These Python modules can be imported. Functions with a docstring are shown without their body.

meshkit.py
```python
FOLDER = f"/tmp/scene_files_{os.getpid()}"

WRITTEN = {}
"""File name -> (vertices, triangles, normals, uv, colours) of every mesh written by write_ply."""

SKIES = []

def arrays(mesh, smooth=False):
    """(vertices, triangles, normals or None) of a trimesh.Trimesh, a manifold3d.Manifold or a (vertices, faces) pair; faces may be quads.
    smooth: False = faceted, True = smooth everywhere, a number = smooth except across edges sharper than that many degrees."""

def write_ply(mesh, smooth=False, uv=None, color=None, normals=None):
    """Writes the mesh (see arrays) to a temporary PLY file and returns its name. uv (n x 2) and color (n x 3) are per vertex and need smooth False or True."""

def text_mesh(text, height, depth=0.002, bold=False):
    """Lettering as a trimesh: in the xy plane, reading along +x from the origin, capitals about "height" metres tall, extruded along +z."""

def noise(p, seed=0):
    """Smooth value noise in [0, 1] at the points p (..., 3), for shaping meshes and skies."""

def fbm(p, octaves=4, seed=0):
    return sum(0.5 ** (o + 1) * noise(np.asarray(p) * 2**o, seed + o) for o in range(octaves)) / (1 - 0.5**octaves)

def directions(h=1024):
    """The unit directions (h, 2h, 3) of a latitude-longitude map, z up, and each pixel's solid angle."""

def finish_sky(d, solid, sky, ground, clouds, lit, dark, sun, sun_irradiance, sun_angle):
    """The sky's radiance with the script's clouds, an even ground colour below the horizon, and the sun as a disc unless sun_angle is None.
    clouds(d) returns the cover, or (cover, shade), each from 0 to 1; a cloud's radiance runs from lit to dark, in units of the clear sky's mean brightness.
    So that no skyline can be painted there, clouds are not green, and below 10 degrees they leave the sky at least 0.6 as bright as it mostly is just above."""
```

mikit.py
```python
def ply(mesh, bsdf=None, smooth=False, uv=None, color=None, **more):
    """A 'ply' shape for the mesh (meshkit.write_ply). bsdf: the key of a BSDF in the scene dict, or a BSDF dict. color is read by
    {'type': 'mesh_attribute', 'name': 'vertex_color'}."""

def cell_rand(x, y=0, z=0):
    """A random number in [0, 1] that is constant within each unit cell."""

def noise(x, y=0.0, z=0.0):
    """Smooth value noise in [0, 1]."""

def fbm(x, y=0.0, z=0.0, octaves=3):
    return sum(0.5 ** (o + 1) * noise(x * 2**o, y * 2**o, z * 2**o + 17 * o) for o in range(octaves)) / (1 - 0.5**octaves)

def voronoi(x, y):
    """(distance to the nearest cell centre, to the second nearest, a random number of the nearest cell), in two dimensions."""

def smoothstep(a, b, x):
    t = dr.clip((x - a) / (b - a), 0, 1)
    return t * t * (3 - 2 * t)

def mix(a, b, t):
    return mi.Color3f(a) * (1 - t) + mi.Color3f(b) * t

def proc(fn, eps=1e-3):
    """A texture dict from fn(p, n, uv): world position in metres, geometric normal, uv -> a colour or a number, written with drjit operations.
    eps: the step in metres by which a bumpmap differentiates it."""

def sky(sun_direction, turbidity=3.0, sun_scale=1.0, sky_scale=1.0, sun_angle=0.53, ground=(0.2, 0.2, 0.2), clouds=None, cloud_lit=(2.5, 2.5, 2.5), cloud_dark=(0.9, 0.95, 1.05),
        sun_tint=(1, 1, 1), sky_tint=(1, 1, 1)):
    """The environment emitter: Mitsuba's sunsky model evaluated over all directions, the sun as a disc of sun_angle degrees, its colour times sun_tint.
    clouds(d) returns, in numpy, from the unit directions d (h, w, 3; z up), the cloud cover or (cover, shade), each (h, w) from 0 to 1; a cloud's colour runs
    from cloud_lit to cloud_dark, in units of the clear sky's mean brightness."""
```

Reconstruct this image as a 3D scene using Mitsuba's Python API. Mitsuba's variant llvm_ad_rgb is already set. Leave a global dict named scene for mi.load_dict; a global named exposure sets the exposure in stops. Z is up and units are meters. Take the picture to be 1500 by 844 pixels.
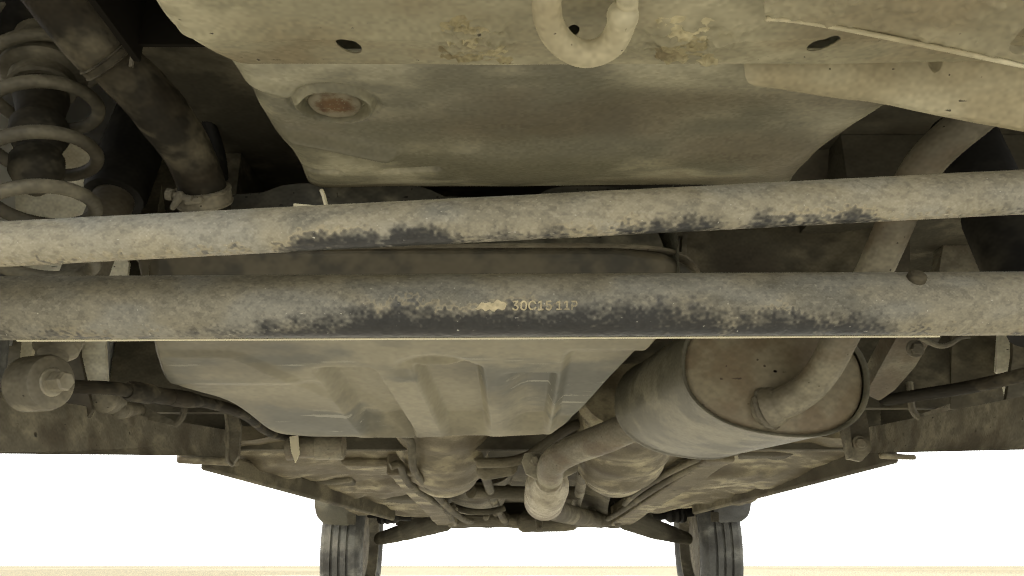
import math, random
import numpy as np, trimesh, mitsuba as mi, drjit as dr
import manifold3d as m3
from shapely.geometry import Polygon
from scipy.interpolate import CubicSpline, PchipInterpolator
import mikit, meshkit
from mikit import fbm, noise, voronoi, smoothstep, mix, cell_rand
from mitsuba import ScalarTransform4f as T

random.seed(4)
# ------------------------------------------------------------------ camera, sky, exposure
F = 1200.0                                   # focal length in pixels of the 1500 px wide photograph
HORIZON = 829.0
PITCH = math.atan((HORIZON - 422.0) / F)
CP, SP = math.cos(PITCH), math.sin(PITCH)
GZ = -1.25                                   # the ground, below the lens
exposure = 2.7
scene = {'type': 'scene'}
labels = {}
scene['camera'] = {
    'type': 'perspective', 'fov': math.degrees(2 * math.atan(750 / F)), 'fov_axis': 'x', 'near_clip': 0.02, 'far_clip': 9000.0,
    'to_world': T().look_at(origin=[0, 0, 0], target=[0, CP, SP], up=[0, 0, 1]),
    'film': {'type': 'hdrfilm', 'width': 1024, 'height': 576, 'rfilter': {'type': 'gaussian'}},
    'sampler': {'type': 'independent', 'sample_count': 64}}
scene['sky'] = mikit.sky([-0.55, -0.45, 0.70], turbidity=6.0, sun_scale=0.25, sun_angle=12.0, ground=(0.36, 0.34, 0.28), clouds=lambda d: 1.0,
                         cloud_lit=(2.5, 2.48, 2.40), sun_tint=(1.0, 0.97, 0.92))


def ray(px, py):
    a, b = (px - 750.0) / F, (422.0 - py) / F
    return np.array([a, CP - b * SP, SP + b * CP])


def at(px, py, Y):
    """The point of the car, Y metres ahead of the lens, that the photograph shows at (px, py)."""
    d = ray(px, py)
    return d * (Y / d[1])


def pts(*q):
    return [at(*p) for p in q]


# ------------------------------------------------------------------ materials
def two(b):
    return {'type': 'twosided', 'bsdf': b}


def pbr(fn, rough=0.7, bump=None, bscale=1.0, spec=0.4, eps=5e-4, **more):
    b = {'type': 'principled', 'base_color': mikit.proc(fn) if callable(fn) else {'type': 'rgb', 'value': list(fn)}, 'specular': spec,
         'roughness': mikit.proc(rough) if callable(rough) else rough, **more}
    if bump is not None:
        b = {'type': 'bumpmap', 'arbitrary': mikit.proc(bump, eps=eps), 'scale': bscale, 'bsdf': b}
    return two(b)


def specks(p, s, lo=0.80):
    return smoothstep(lo, lo + 0.07, noise(p.x * s, p.y * s, p.z * s))


def const(v):
    """A constant kept as data, so that all the grime materials compile to one program."""
    return dr.opaque(mi.Float, float(v)) if np.isscalar(v) else mi.Color3f(*[dr.opaque(mi.Float, float(x)) for x in v])


def grime(base, dust, stain, s=9.0, amount=0.5, seed=0.0, spots=0.02):
    """Paint under road dust: broad dusty clouds, streaks, brown stains and small dark chips."""
    def dull(c, k):
        c = np.array(c)
        g = c @ [0.3, 0.6, 0.1]
        return (g + 0.86 * (c - g)) * k * [0.97, 1.0, 0.98]
    base, dust, stain = dull(base, 0.88), dull(dust, 0.94), dull(stain, 0.85)
    base, dust, stain, s, amount, seed, lo = map(const, (base, dust, stain, s, amount, seed, 0.95 - 2 * spots if spots else 2.0))

    def fn(p, n, uv):
        big = fbm(p.x * s + seed, p.y * s * 1.3 + seed * 2, p.z * s, 3)
        mid = fbm(p.x * s * 4 + 3, p.y * s * 5 + seed, p.z * s * 5, 3)
        fine = noise(p.x * 330, p.y * 330, p.z * 330)
        c = base + (dust - base) * smoothstep(0.62 - 0.35 * amount, 0.85 - 0.35 * amount, big * 0.65 + mid * 0.35)
        st = 0.78 * smoothstep(0.47, 0.68, fbm(p.x * s * 0.9 + 40 + seed, p.y * s * 1.6, p.z * s * 1.2 + 9, 2) * 0.7 + mid * 0.3)
        c = c + (stain - c) * st
        c = c * (0.84 + 0.32 * fine) * (0.86 + 0.28 * mid)
        return c * (1 - 0.8 * smoothstep(lo, lo + 0.05, noise(p.x * 190, p.y * 190 + seed, p.z * 190)))
    return fn


def grit(a=0.0006, s=220.0):
    a, s = const(a), const(s)

    def fn(p, n, uv):
        return a * (fbm(p.x * s, p.y * s, p.z * s, 2) + 1.0 * noise(p.x * s * 0.22, p.y * s * 0.22, p.z * s * 0.22))
    return fn


DUST = (0.46, 0.385, 0.235)
PALE = (0.55, 0.48, 0.33)
STAIN = (0.17, 0.125, 0.06)
GREEN = (0.24, 0.235, 0.155)
scene['mat_pan'] = pbr(grime((0.175, 0.158, 0.097), (0.41, 0.37, 0.245), (0.12, 0.092, 0.046), 5.5, 0.53, 3.0, 0.0), 0.46, grit(0.0006), spec=0.55)
scene['mat_lip'] = pbr(grime((0.29, 0.255, 0.155), (0.45, 0.40, 0.26), (0.17, 0.125, 0.058), 8.0, 0.58, 11.0, 0.012), 0.62, grit(0.0007))
scene['mat_pale'] = pbr(grime((0.47, 0.41, 0.26), (0.58, 0.52, 0.36), (0.30, 0.24, 0.13), 9.0, 0.62, 21.0, 0.012), 0.62, grit(0.0004))
scene['mat_floor'] = pbr(grime((0.13, 0.104, 0.058), (0.31, 0.262, 0.158), (0.075, 0.055, 0.028), 11.0, 0.52, 31.0, 0.0), 0.6, grit(0.0008))
scene['mat_arm'] = pbr(grime((0.15, 0.13, 0.092), (0.225, 0.195, 0.135), (0.085, 0.066, 0.042), 16.0, 0.5, 41.0, 0.012), 0.7, grit(0.0007))
scene['mat_dark'] = pbr(grime((0.085, 0.075, 0.052), (0.175, 0.15, 0.10), (0.03, 0.024, 0.015), 10.0, 0.45, 51.0, 0.0), 0.8, grit(0.0008), spec=0.2)
scene['mat_brown'] = pbr(grime((0.085, 0.072, 0.044), (0.16, 0.135, 0.083), (0.05, 0.038, 0.022), 10.0, 0.5, 61.0, 0.0), 0.7, grit(0.0008))
scene['mat_rubber'] = pbr(grime((0.015, 0.014, 0.013), (0.045, 0.040, 0.029), (0.02, 0.018, 0.014), 9.0, 0.42, 71.0, 0.0), 0.6, grit(0.0003), spec=0.25)
scene['mat_hose'] = pbr(grime((0.026, 0.022, 0.015), (0.12, 0.10, 0.064), (0.03, 0.022, 0.012), 15.0, 0.46, 81.0, 0.0), 0.75, grit(0.0012), spec=0.2)
scene['mat_spring'] = pbr(grime((0.115, 0.10, 0.07), (0.20, 0.175, 0.12), (0.06, 0.048, 0.028), 14.0, 0.5, 91.0, 0.0), 0.6, grit(0.0005))
scene['mat_pipe'] = pbr(grime((0.17, 0.145, 0.10), (0.26, 0.23, 0.16), (0.12, 0.085, 0.05), 14.0, 0.5, 101.0, 0.01), 0.55, grit(0.0006))
scene['mat_muffler'] = pbr(grime((0.115, 0.104, 0.070), (0.205, 0.183, 0.124), (0.085, 0.075, 0.052), 8.0, 0.5, 111.0, 0.0), 0.45, grit(0.0004), spec=0.4, metallic=0.2)
scene['mat_boot'] = pbr(grime((0.032, 0.028, 0.020), (0.10, 0.085, 0.056), (0.03, 0.024, 0.015), 20.0, 0.5, 77.0, 0.0), 0.75, grit(0.0006), spec=0.2)
scene['mat_crust'] = pbr(grime((0.31, 0.255, 0.125), (0.45, 0.385, 0.22), (0.13, 0.09, 0.035), 24.0, 0.55, 15.0, 0.0), 0.6, grit(0.0008))
scene['mat_tyre'] = pbr(grime((0.085, 0.084, 0.080), (0.19, 0.185, 0.165), (0.035, 0.033, 0.03), 12.0, 0.5, 121.0, 0.0), 0.7, grit(0.0006))
scene['mat_cream'] = pbr(grime((0.66, 0.61, 0.46), (0.76, 0.71, 0.57), (0.34, 0.28, 0.17), 12.0, 0.62, 27.0, 0.02), 0.6, grit(0.0004))
scene['mat_res'] = pbr(grime((0.25, 0.21, 0.145), (0.38, 0.33, 0.235), (0.14, 0.105, 0.06), 22.0, 0.55, 37.0, 0.0), 0.55, grit(0.0004))
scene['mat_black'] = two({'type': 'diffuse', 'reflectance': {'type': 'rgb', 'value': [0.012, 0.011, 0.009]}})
scene['mat_lettering'] = pbr(grime((0.46, 0.38, 0.23), (0.56, 0.47, 0.29), (0.2, 0.17, 0.12), 60.0, 0.5, 6.0, 0.0), 0.8)
scene['mat_clip'] = pbr((0.62, 0.58, 0.42), 0.6)
scene['mat_steel'] = pbr(grime((0.27, 0.24, 0.175), (0.38, 0.34, 0.25), (0.17, 0.14, 0.09), 22.0, 0.5, 131.0, 0.0), 0.45, grit(0.0004), spec=0.6)
scene['mat_body'] = pbr((0.42, 0.43, 0.42), 0.25, clearcoat=1.0)


def rusty_face(p, n, uv):
    m = fbm(p.x * 25, p.y * 25, p.z * 25, 4)
    c = mix((0.20, 0.175, 0.118), (0.155, 0.122, 0.075), smoothstep(0.38, 0.66, m))
    c = c * (0.8 + 0.4 * fbm(p.x * 200, p.y * 200, p.z * 200, 2))
    return mix(c, (0.03, 0.018, 0.01), 0.8 * specks(p, 130.0, 0.90))


scene['mat_muffler_end'] = pbr(rusty_face, 0.5, grit(0.0003), spec=0.5)
PLUG = at(490, 152, 0.633)


def plug_col(p, n, uv):
    d = dr.sqrt(dr.square(p.x - float(PLUG[0])) + dr.square(p.y - float(PLUG[1])))
    m = fbm(p.x * 130, p.y * 130, 3.0, 4)
    c = mix((0.13, 0.115, 0.072), (0.22, 0.195, 0.13), m)
    r = smoothstep(0.0215, 0.009, d + 0.014 * (m - 0.5))
    c = mix(c, mix((0.060, 0.030, 0.008), (0.14, 0.074, 0.022), m), r * smoothstep(0.18, 0.42, fbm(p.x * 400 + p.y * 130, p.y * 410 - p.x * 110, 7.3, 3)))
    return c


scene['mat_plug'] = pbr(plug_col, 0.6, grit(0.0006, 300.0))


def tank_col(p, n, uv):
    big = fbm(p.x * 6 + 5, p.y * 8, p.z * 8, 4)
    st = fbm(p.x * 14, p.y * 90, p.z * 60, 4)
    c = mix((0.140, 0.128, 0.088), (0.225, 0.207, 0.143), smoothstep(0.33, 0.68, big))
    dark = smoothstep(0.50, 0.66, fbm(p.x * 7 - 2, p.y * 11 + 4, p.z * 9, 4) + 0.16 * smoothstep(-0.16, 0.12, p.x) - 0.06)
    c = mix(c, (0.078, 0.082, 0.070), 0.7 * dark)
    scr = smoothstep(0.66, 0.74, st) * dark
    c = mix(c, (0.34, 0.33, 0.27), 0.5 * scr)
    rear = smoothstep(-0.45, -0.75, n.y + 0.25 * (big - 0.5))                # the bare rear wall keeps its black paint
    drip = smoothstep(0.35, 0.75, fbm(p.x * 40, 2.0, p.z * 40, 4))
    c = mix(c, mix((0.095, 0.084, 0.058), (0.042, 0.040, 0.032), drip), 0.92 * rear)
    return c * (0.86 + 0.28 * fbm(p.x * 150, p.y * 150, p.z * 150, 2))


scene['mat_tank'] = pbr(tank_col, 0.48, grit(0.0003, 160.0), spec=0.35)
scene['mat_tank_top'] = pbr(grime((0.06, 0.057, 0.046), (0.16, 0.145, 0.105), (0.02, 0.018, 0.014), 12.0, 0.45, 141.0, 0.03), 0.5, grit(0.0004))


def tube_mats(name, A, B, r, seed, wear, tone=1.0):
    """Black painted tube caked with grey dust; the dust is knocked off in patches (middle, half width, strength) along its underside."""
    A, B = np.array(A), np.array(B)
    u = (B - A) / np.linalg.norm(B - A)

    def masks(p):
        t = (p.x - float(A[0])) * float(u[0]) + (p.y - float(A[1])) * float(u[1]) + (p.z - float(A[2])) * float(u[2])
        h = (p.z - float(A[2]) - t * float(u[2])) / r                    # -1 underside .. +1 top
        n1 = fbm(p.x * 13 + seed, p.y * 20, p.z * 14, 3)
        n2 = fbm(p.x * 70 + seed, p.y * 60, p.z * 42, 3)
        run = fbm(p.x * 140 + seed, 3.0, p.z * 22, 3)
        where = sum(float(k) * smoothstep(w * 1.25, w * 0.45, dr.abs(t - float(c)) + 0.05 * (n1 - 0.5)) for c, w, k in wear)
        top = -1.22 + 0.74 * dr.minimum(where, 1.12)                     # how high up the tube the dust is gone
        bare = smoothstep(top + 0.40, top - 0.30, h + 0.75 * (n2 - 0.5) + 0.22 * (run - 0.5) + 0.22 * (n1 - 0.5) + 0.5 * (noise(p.x * 380, p.y * 380, p.z * 300) - 0.5))
        mid = smoothstep(0.44, 0.66, fbm(p.x * 11 + seed * 3, p.y * 26, p.z * 30, 3)) * smoothstep(1.0, 0.2, dr.abs(h + 0.1)) * (0.25 + 0.75 * smoothstep(0.1, 0.7, where))
        return h, n1, n2, bare, mid, smoothstep(0.02, 0.14, bare) * smoothstep(0.5, 0.15, bare) * smoothstep(0.45, 0.6, n1)

    def col(p, n, uv):
        h, n1, n2, bare, mid, edge = masks(p)
        c = mix((0.215, 0.20, 0.15), (0.315, 0.29, 0.215), smoothstep(0.30, 0.70, n1 * 0.6 + n2 * 0.4))
        c = mix(c, (0.26, 0.26, 0.232), smoothstep(0.42, 0.66, fbm(p.x * 18 + seed, p.y * 30, p.z * 34, 2)) * 0.6)
        c = mix(c, (0.105, 0.107, 0.093), 0.60 * mid)
        c = mix(c, (0.46, 0.40, 0.26), 0.5 * edge)
        c = mix(c, (0.009, 0.011, 0.014), 0.95 * bare)
        fl = fbm(p.x * 210 + 9, p.y * 210, p.z * 210, 3)
        c = c * (0.78 + 0.22 * smoothstep(0.70, 0.46, fl))
        c = mix(c, (0.45, 0.42, 0.34), 0.22 * smoothstep(0.56, 0.74, fbm(p.x * 330 - 4, p.y * 330, p.z * 330, 2)) * (1 - 0.93 * bare))
        c = c * tone * (0.87 + 0.26 * noise(p.x * 700, p.y * 700, p.z * 700))
        return mix(c, (0.62, 0.60, 0.53), 0.7 * specks(p, 360.0, 0.925))

    def rough(p, n, uv):
        return dr.lerp(mi.Float(0.72), mi.Float(0.30), masks(p)[3])

    def bump(p, n, uv):
        return 0.0008 * fbm(p.x * 180, p.y * 180, p.z * 180, 3) + 0.0010 * noise(p.x * 50, p.y * 50, p.z * 50)
    scene[name] = pbr(col, rough, bump, spec=0.5)


# ------------------------------------------------------------------ mesh helpers
def fix(m):
    m.merge_vertices()
    trimesh.repair.fix_normals(m)
    return m


def resample(P, n, curve=True):
    P = np.asarray(P, float)
    d = np.r_[0, np.cumsum(np.linalg.norm(np.diff(P, axis=0), axis=1))]
    t = np.linspace(0, d[-1], n)
    if curve and len(P) > 2:
        return PchipInterpolator(d, P, axis=0)(t)
    return np.stack([np.interp(t, d, P[:, k]) for k in range(3)], 1)


def spline(P, n):
    P = np.asarray(P, float)
    d = np.r_[0, np.cumsum(np.linalg.norm(np.diff(P, axis=0), axis=1) ** 0.7)]
    return CubicSpline(d, P, axis=0)(np.linspace(0, d[-1], n)) if len(P) > 2 else resample(P, n, False)


def sweep(path, radius, sides=24, caps=True, oval=None):
    """A round bar or hose along the points, radius a number or one per point."""
    P = np.asarray(path, float)
    n = len(P)
    R = np.broadcast_to(np.asarray(radius, float), (n,))
    t = np.gradient(P, axis=0)
    t /= np.linalg.norm(t, axis=1, keepdims=True)
    a = np.cross(t[0], [0.0, 0.0, 1.0] if abs(t[0][2]) < 0.9 else [1.0, 0, 0])
    V = []
    ph = np.linspace(0, 2 * np.pi, sides, endpoint=False)
    for i in range(n):
        a = a - t[i] * (a @ t[i])
        a /= np.linalg.norm(a)
        b = np.cross(t[i], a)
        V.append(P[i] + R[i] * (np.cos(ph)[:, None] * a + np.sin(ph)[:, None] * b))
    V = np.vstack(V)
    Fc = []
    for i in range(n - 1):
        for k in range(sides):
            q, w = i * sides + k, i * sides + (k + 1) % sides
            Fc += [[q, w, w + sides], [q, w + sides, q + sides]]
    if caps:
        V = np.vstack([V, P[0], P[-1]])
        for k in range(sides):
            Fc.append([len(V) - 2, (k + 1) % sides, k])
            Fc.append([len(V) - 1, (n - 1) * sides + k, (n - 1) * sides + (k + 1) % sides])
    return fix(trimesh.Trimesh(V, Fc, process=False))


def turned(A, B, prof, sides=40):
    """Turned about the axis A-B: prof lists (fraction along, radius)."""
    A, B = np.array(A), np.array(B)
    P, R, last = [], [], None
    for t, r in prof:
        if last is not None and t <= last:
            t = last + 1e-4
        P.append(A + (B - A) * t)
        R.append(max(r, 1e-4))
        last = t
    ax = (B - A) / np.linalg.norm(B - A)
    P = np.array(P)
    a = np.cross(ax, [0.0, 0.0, 1.0] if abs(ax[2]) < 0.9 else [1.0, 0, 0])
    a /= np.linalg.norm(a)
    b = np.cross(ax, a)
    ph = np.linspace(0, 2 * np.pi, sides, endpoint=False)
    ring = np.cos(ph)[:, None] * a + np.sin(ph)[:, None] * b
    V = np.vstack([p + r * ring for p, r in zip(P, R)] + [P[:1], P[-1:]])
    n, Fc = len(P), []
    for i in range(n - 1):
        for k in range(sides):
            q, w = i * sides + k, i * sides + (k + 1) % sides
            Fc += [[q, w, w + sides], [q, w + sides, q + sides]]
    for k in range(sides):
        Fc += [[len(V) - 2, (k + 1) % sides, k], [len(V) - 1, (n - 1) * sides + k, (n - 1) * sides + (k + 1) % sides]]
    return fix(trimesh.Trimesh(V, Fc, process=False))


def grid_solid(P, thick):
    """A pressed sheet: the grid P (n, m, 3) as its face seen from below, backed at 'thick'."""
    n, m = P.shape[:2]
    Q = P + np.asarray(thick, float)
    V = np.vstack([P.reshape(-1, 3), Q.reshape(-1, 3)])
    i, j = np.meshgrid(np.arange(n - 1), np.arange(m - 1), indexing='ij')
    a = (i * m + j).ravel()
    b, c, d = a + 1, a + m + 1, a + m
    o = n * m
    Fc = [np.c_[a, b, c], np.c_[a, c, d], np.c_[a + o, c + o, b + o], np.c_[a + o, d + o, c + o]]
    rim = np.r_[np.arange(m), np.arange(1, n) * m + m - 1, (n - 1) * m + np.arange(m - 2, -1, -1), np.arange(n - 2, 0, -1) * m]
    r2 = np.roll(rim, -1)
    Fc += [np.c_[rim, rim + o, r2 + o], np.c_[rim, r2 + o, r2]]
    return fix(trimesh.Trimesh(V, np.vstack(Fc), process=False))


def surf(rows, n, m, curve=True, disp=None):
    """Sheet through rows of (px, py, Y) points."""
    R = np.stack([resample(pts(*r), m, curve) for r in rows])
    d = np.linalg.norm(np.diff(R[:, m // 2], axis=0), axis=1)
    d = np.r_[0, np.cumsum(np.maximum(d, 1e-5))]
    t = np.linspace(0, d[-1], n)
    P = PchipInterpolator(d, R, axis=0)(t) if curve else np.stack([[np.interp(t, d, R[:, j, k]) for k in range(3)] for j in range(m)]).transpose(2, 0, 1)
    if disp is not None:
        P = P + disp(P)
    return P


def hull(balls, edge=None, rnd=10):
    """The convex hull of balls [(point, radius)], refined to 'edge'."""
    s = trimesh.creation.uv_sphere(radius=1.0, count=[rnd, rnd * 2])
    V = np.vstack([s.vertices * r + np.asarray(p) for p, r in balls])
    h = trimesh.convex.convex_hull(V)
    if edge:
        v, f = trimesh.remesh.subdivide_to_size(h.vertices, h.faces, edge, max_iter=12)
        h = trimesh.Trimesh(v, f)
    return fix(h)


def plate(poly, thick, back=None, bevel=0.0):
    """A plate whose outline is the points [(px, py, Y)], 'thick' metres through, along its own normal away from the lens."""
    P = np.array(pts(*poly))
    c = P.mean(0)
    _, _, vt = np.linalg.svd(P - c)
    nrm = vt[2] * (1 if vt[2] @ c > 0 else -1)
    ex = vt[0]
    ey = np.cross(nrm, ex)
    q = Polygon(np.c_[(P - c) @ ex, (P - c) @ ey]).buffer(0)
    if bevel:
        q = q.buffer(-bevel).buffer(2 * bevel).buffer(-bevel)
    m = trimesh.creation.extrude_polygon(q, thick, engine='earcut')
    v = m.vertices
    m.vertices = c + v[:, :1] * ex + v[:, 1:2] * ey + v[:, 2:] * nrm
    return fix(m)


def prism(poly, vec):
    """A bar whose end outline is poly [(px, py, Y)], pushed along vec."""
    P = np.array(pts(*poly))
    c = P.mean(0)
    _, _, vt = np.linalg.svd(P - c)
    ex, ey = vt[0], vt[1]
    q = Polygon(np.c_[(P - c) @ ex, (P - c) @ ey]).buffer(0)
    m = trimesh.creation.extrude_polygon(q, 1.0, engine='earcut')
    v = m.vertices
    m.vertices = c + v[:, :1] * ex + v[:, 1:2] * ey + v[:, 2:] * np.asarray(vec, float)
    return fix(m)


def cut(m, *tools):
    """m with the tools taken out."""
    def man(x):
        return m3.Manifold(m3.Mesh(np.asarray(x.vertices, np.float32), np.asarray(x.faces, np.uint32)))
    a = man(m)
    if a.is_empty():
        print('cut: not manifold', a.status())
        return m
    for t in tools:
        a = a - man(t)
    o = a.to_mesh()
    return trimesh.Trimesh(o.vert_properties[:, :3], o.tri_verts, process=False)


def rough_up(m, amp, s, seed=0):
    v = m.vertices
    m.vertices = v + m.vertex_normals * (amp * (meshkit.fbm(v * s, 3, seed) - 0.5))[:, None]
    return m


def join(*ms):
    return trimesh.util.concatenate(list(ms))


def bx(lo, hi):
    m = trimesh.creation.box(np.subtract(hi, lo))
    m.apply_translation(np.add(hi, lo) / 2)
    return m


CAR = 'car'
labels[CAR] = {'label': 'dusty car raised overhead, its rear axle, fuel tank and silencer seen from underneath', 'category': 'car'}


def part(name, mesh, mat, label=None, parent=CAR, smooth=32):
    key, k = f'{parent}__{name}', 0
    while key in scene:
        k += 1
        key = f'{parent}__{name}_{k:03d}'
    scene[key] = mikit.ply(mesh, mat, smooth=smooth)
    if label:
        labels[key] = {'label': label}
    return key


def bolt(A, ax, r, h, mat, parent, label=None, name='bolt'):
    """Hexagon head with a washer under it; ax points out of the head."""
    A, ax = np.array(A), np.array(ax, float) / np.linalg.norm(ax)
    w = turned(A, A + ax * h * 0.3, [(0, r * 1.45), (0.8, r * 1.45), (1, r * 1.35)], 24)
    hx = turned(A + ax * h * 0.3, A + ax * h, [(0, r), (0.85, r), (1, r * 0.85)], 6)
    return part(name, join(w, hx), mat, label, parent, 25)


# ------------------------------------------------------------------ the setting
def ground_col(p, n, uv):
    d = fbm(p.x * 0.6, p.y * 0.6, 0.0, 4)
    return mix((0.34, 0.325, 0.275), (0.42, 0.405, 0.35), d) * (0.85 + 0.3 * fbm(p.x * 8, p.y * 8, 2.0, 3))


def earth_col(p, n, uv):
    d = noise(p.x * 0.02, p.y * 0.006, 0.0)
    return mix((0.205, 0.188, 0.130), (0.245, 0.228, 0.165), smoothstep(0.38, 0.68, d))


scene['mat_ground'] = pbr(ground_col, 0.85)
scene['mat_earth'] = pbr(earth_col, 0.9)
g = trimesh.Trimesh([[-4000, -4000, GZ], [4000, -4000, GZ], [4000, 4000, GZ], [-4000, 4000, GZ]], [[0, 1, 2], [0, 2, 3]])
scene['ground'] = mikit.ply(g, 'mat_earth')
labels['ground'] = {'label': 'pale beige dry ground far behind the front wheels', 'kind': 'structure'}
rng = np.random.default_rng(2)
ang = np.linspace(0, 2 * np.pi, 90, endpoint=False)
pv = np.c_[np.cos(ang) * 95 * (1 + 0.02 * rng.standard_normal(90)), np.sin(ang) * 118 * (1 + 0.02 * rng.standard_normal(90)), np.full(90, GZ + 0.02)]
scene['pavement'] = mikit.ply(fix(trimesh.Trimesh(np.vstack([pv, [0, 0, GZ + 0.02]]), [[90, i, (i + 1) % 90] for i in range(90)])), 'mat_ground')
labels['pavement'] = {'label': 'bright concrete yard under the raised car', 'kind': 'structure'}

# ------------------------------------------------------------------ body shell over everything
XC = 0.07


def body_shell():
    prof = [(0.27, 0.52), (0.27, 0.86), (0.38, 1.32), (0.60, 1.42), (1.75, 1.44), (2.35, 1.08), (3.40, 0.92), (3.68, 0.72), (3.70, 0.30), (3.62, 0.20),
            (3.44, 0.20)]
    arch_f = [(3.10 + 0.33 * math.cos(a), 0.12 + 0.33 * math.sin(a)) for a in np.linspace(math.radians(15), math.radians(148), 16)]
    arch_r = [(0.72 + 0.31 * math.cos(a), 0.26 + 0.31 * math.sin(a)) for a in np.linspace(math.radians(5), math.radians(160), 16)]
    side = Polygon(prof + arch_f + [(2.74, 0.30), (1.2, 0.30)] + arch_r)
    out = []
    for x in (-0.80, 0.775):
        m = trimesh.creation.extrude_polygon(side.buffer(0), 0.025, engine='earcut')
        v = m.vertices
        m.vertices = np.c_[v[:, 2] + XC + x, v[:, 0], v[:, 1]]
        out.append(fix(m))
    for (y0, z0), (y1, z1) in zip(prof[:10], prof[1:10]):
        w = XC - 0.774, XC + 0.774
        d = np.array([z1 - z0, y0 - y1]) / math.hypot(y1 - y0, z1 - z0) * 0.02
        V = [[x, y + s * d[0], z + s * d[1]] for x in w for (y, z) in ((y0, z0), (y1, z1)) for s in (0, 1)]
        out.append(trimesh.convex.convex_hull(np.array(V)))
    return join(*out)


part('body', body_shell(), 'mat_body', 'outer bodywork above the dusty underside', smooth=25)

# dark floor above the fuel tank and axle
under = [bx((-0.45, 0.28, 0.535), (0.86, 1.78, 0.55)), bx((-0.72, 1.765, 0.235), (0.86, 1.785, 0.80)), bx((-0.72, 0.28, 0.80), (-0.45, 1.78, 0.815)),
         bx((-0.455, 0.28, 0.54), (-0.449, 1.78, 0.81)), bx((-0.44, 1.0, 0.45), (-0.37, 1.76, 0.534)), bx((0.43, 0.95, 0.47), (0.86, 1.76, 0.534))]
part('rear_floor', join(*under), 'mat_dark', 'dark underside of the rear floor above axle and tank', smooth=False)
part('front_floor_back', join(bx((-0.70, 1.79, 0.26), (0.84, 3.55, 0.275)), bx((-0.45, 3.30, 0.15), (0.58, 3.32, 0.259))), 'mat_dark', smooth=False)

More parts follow.
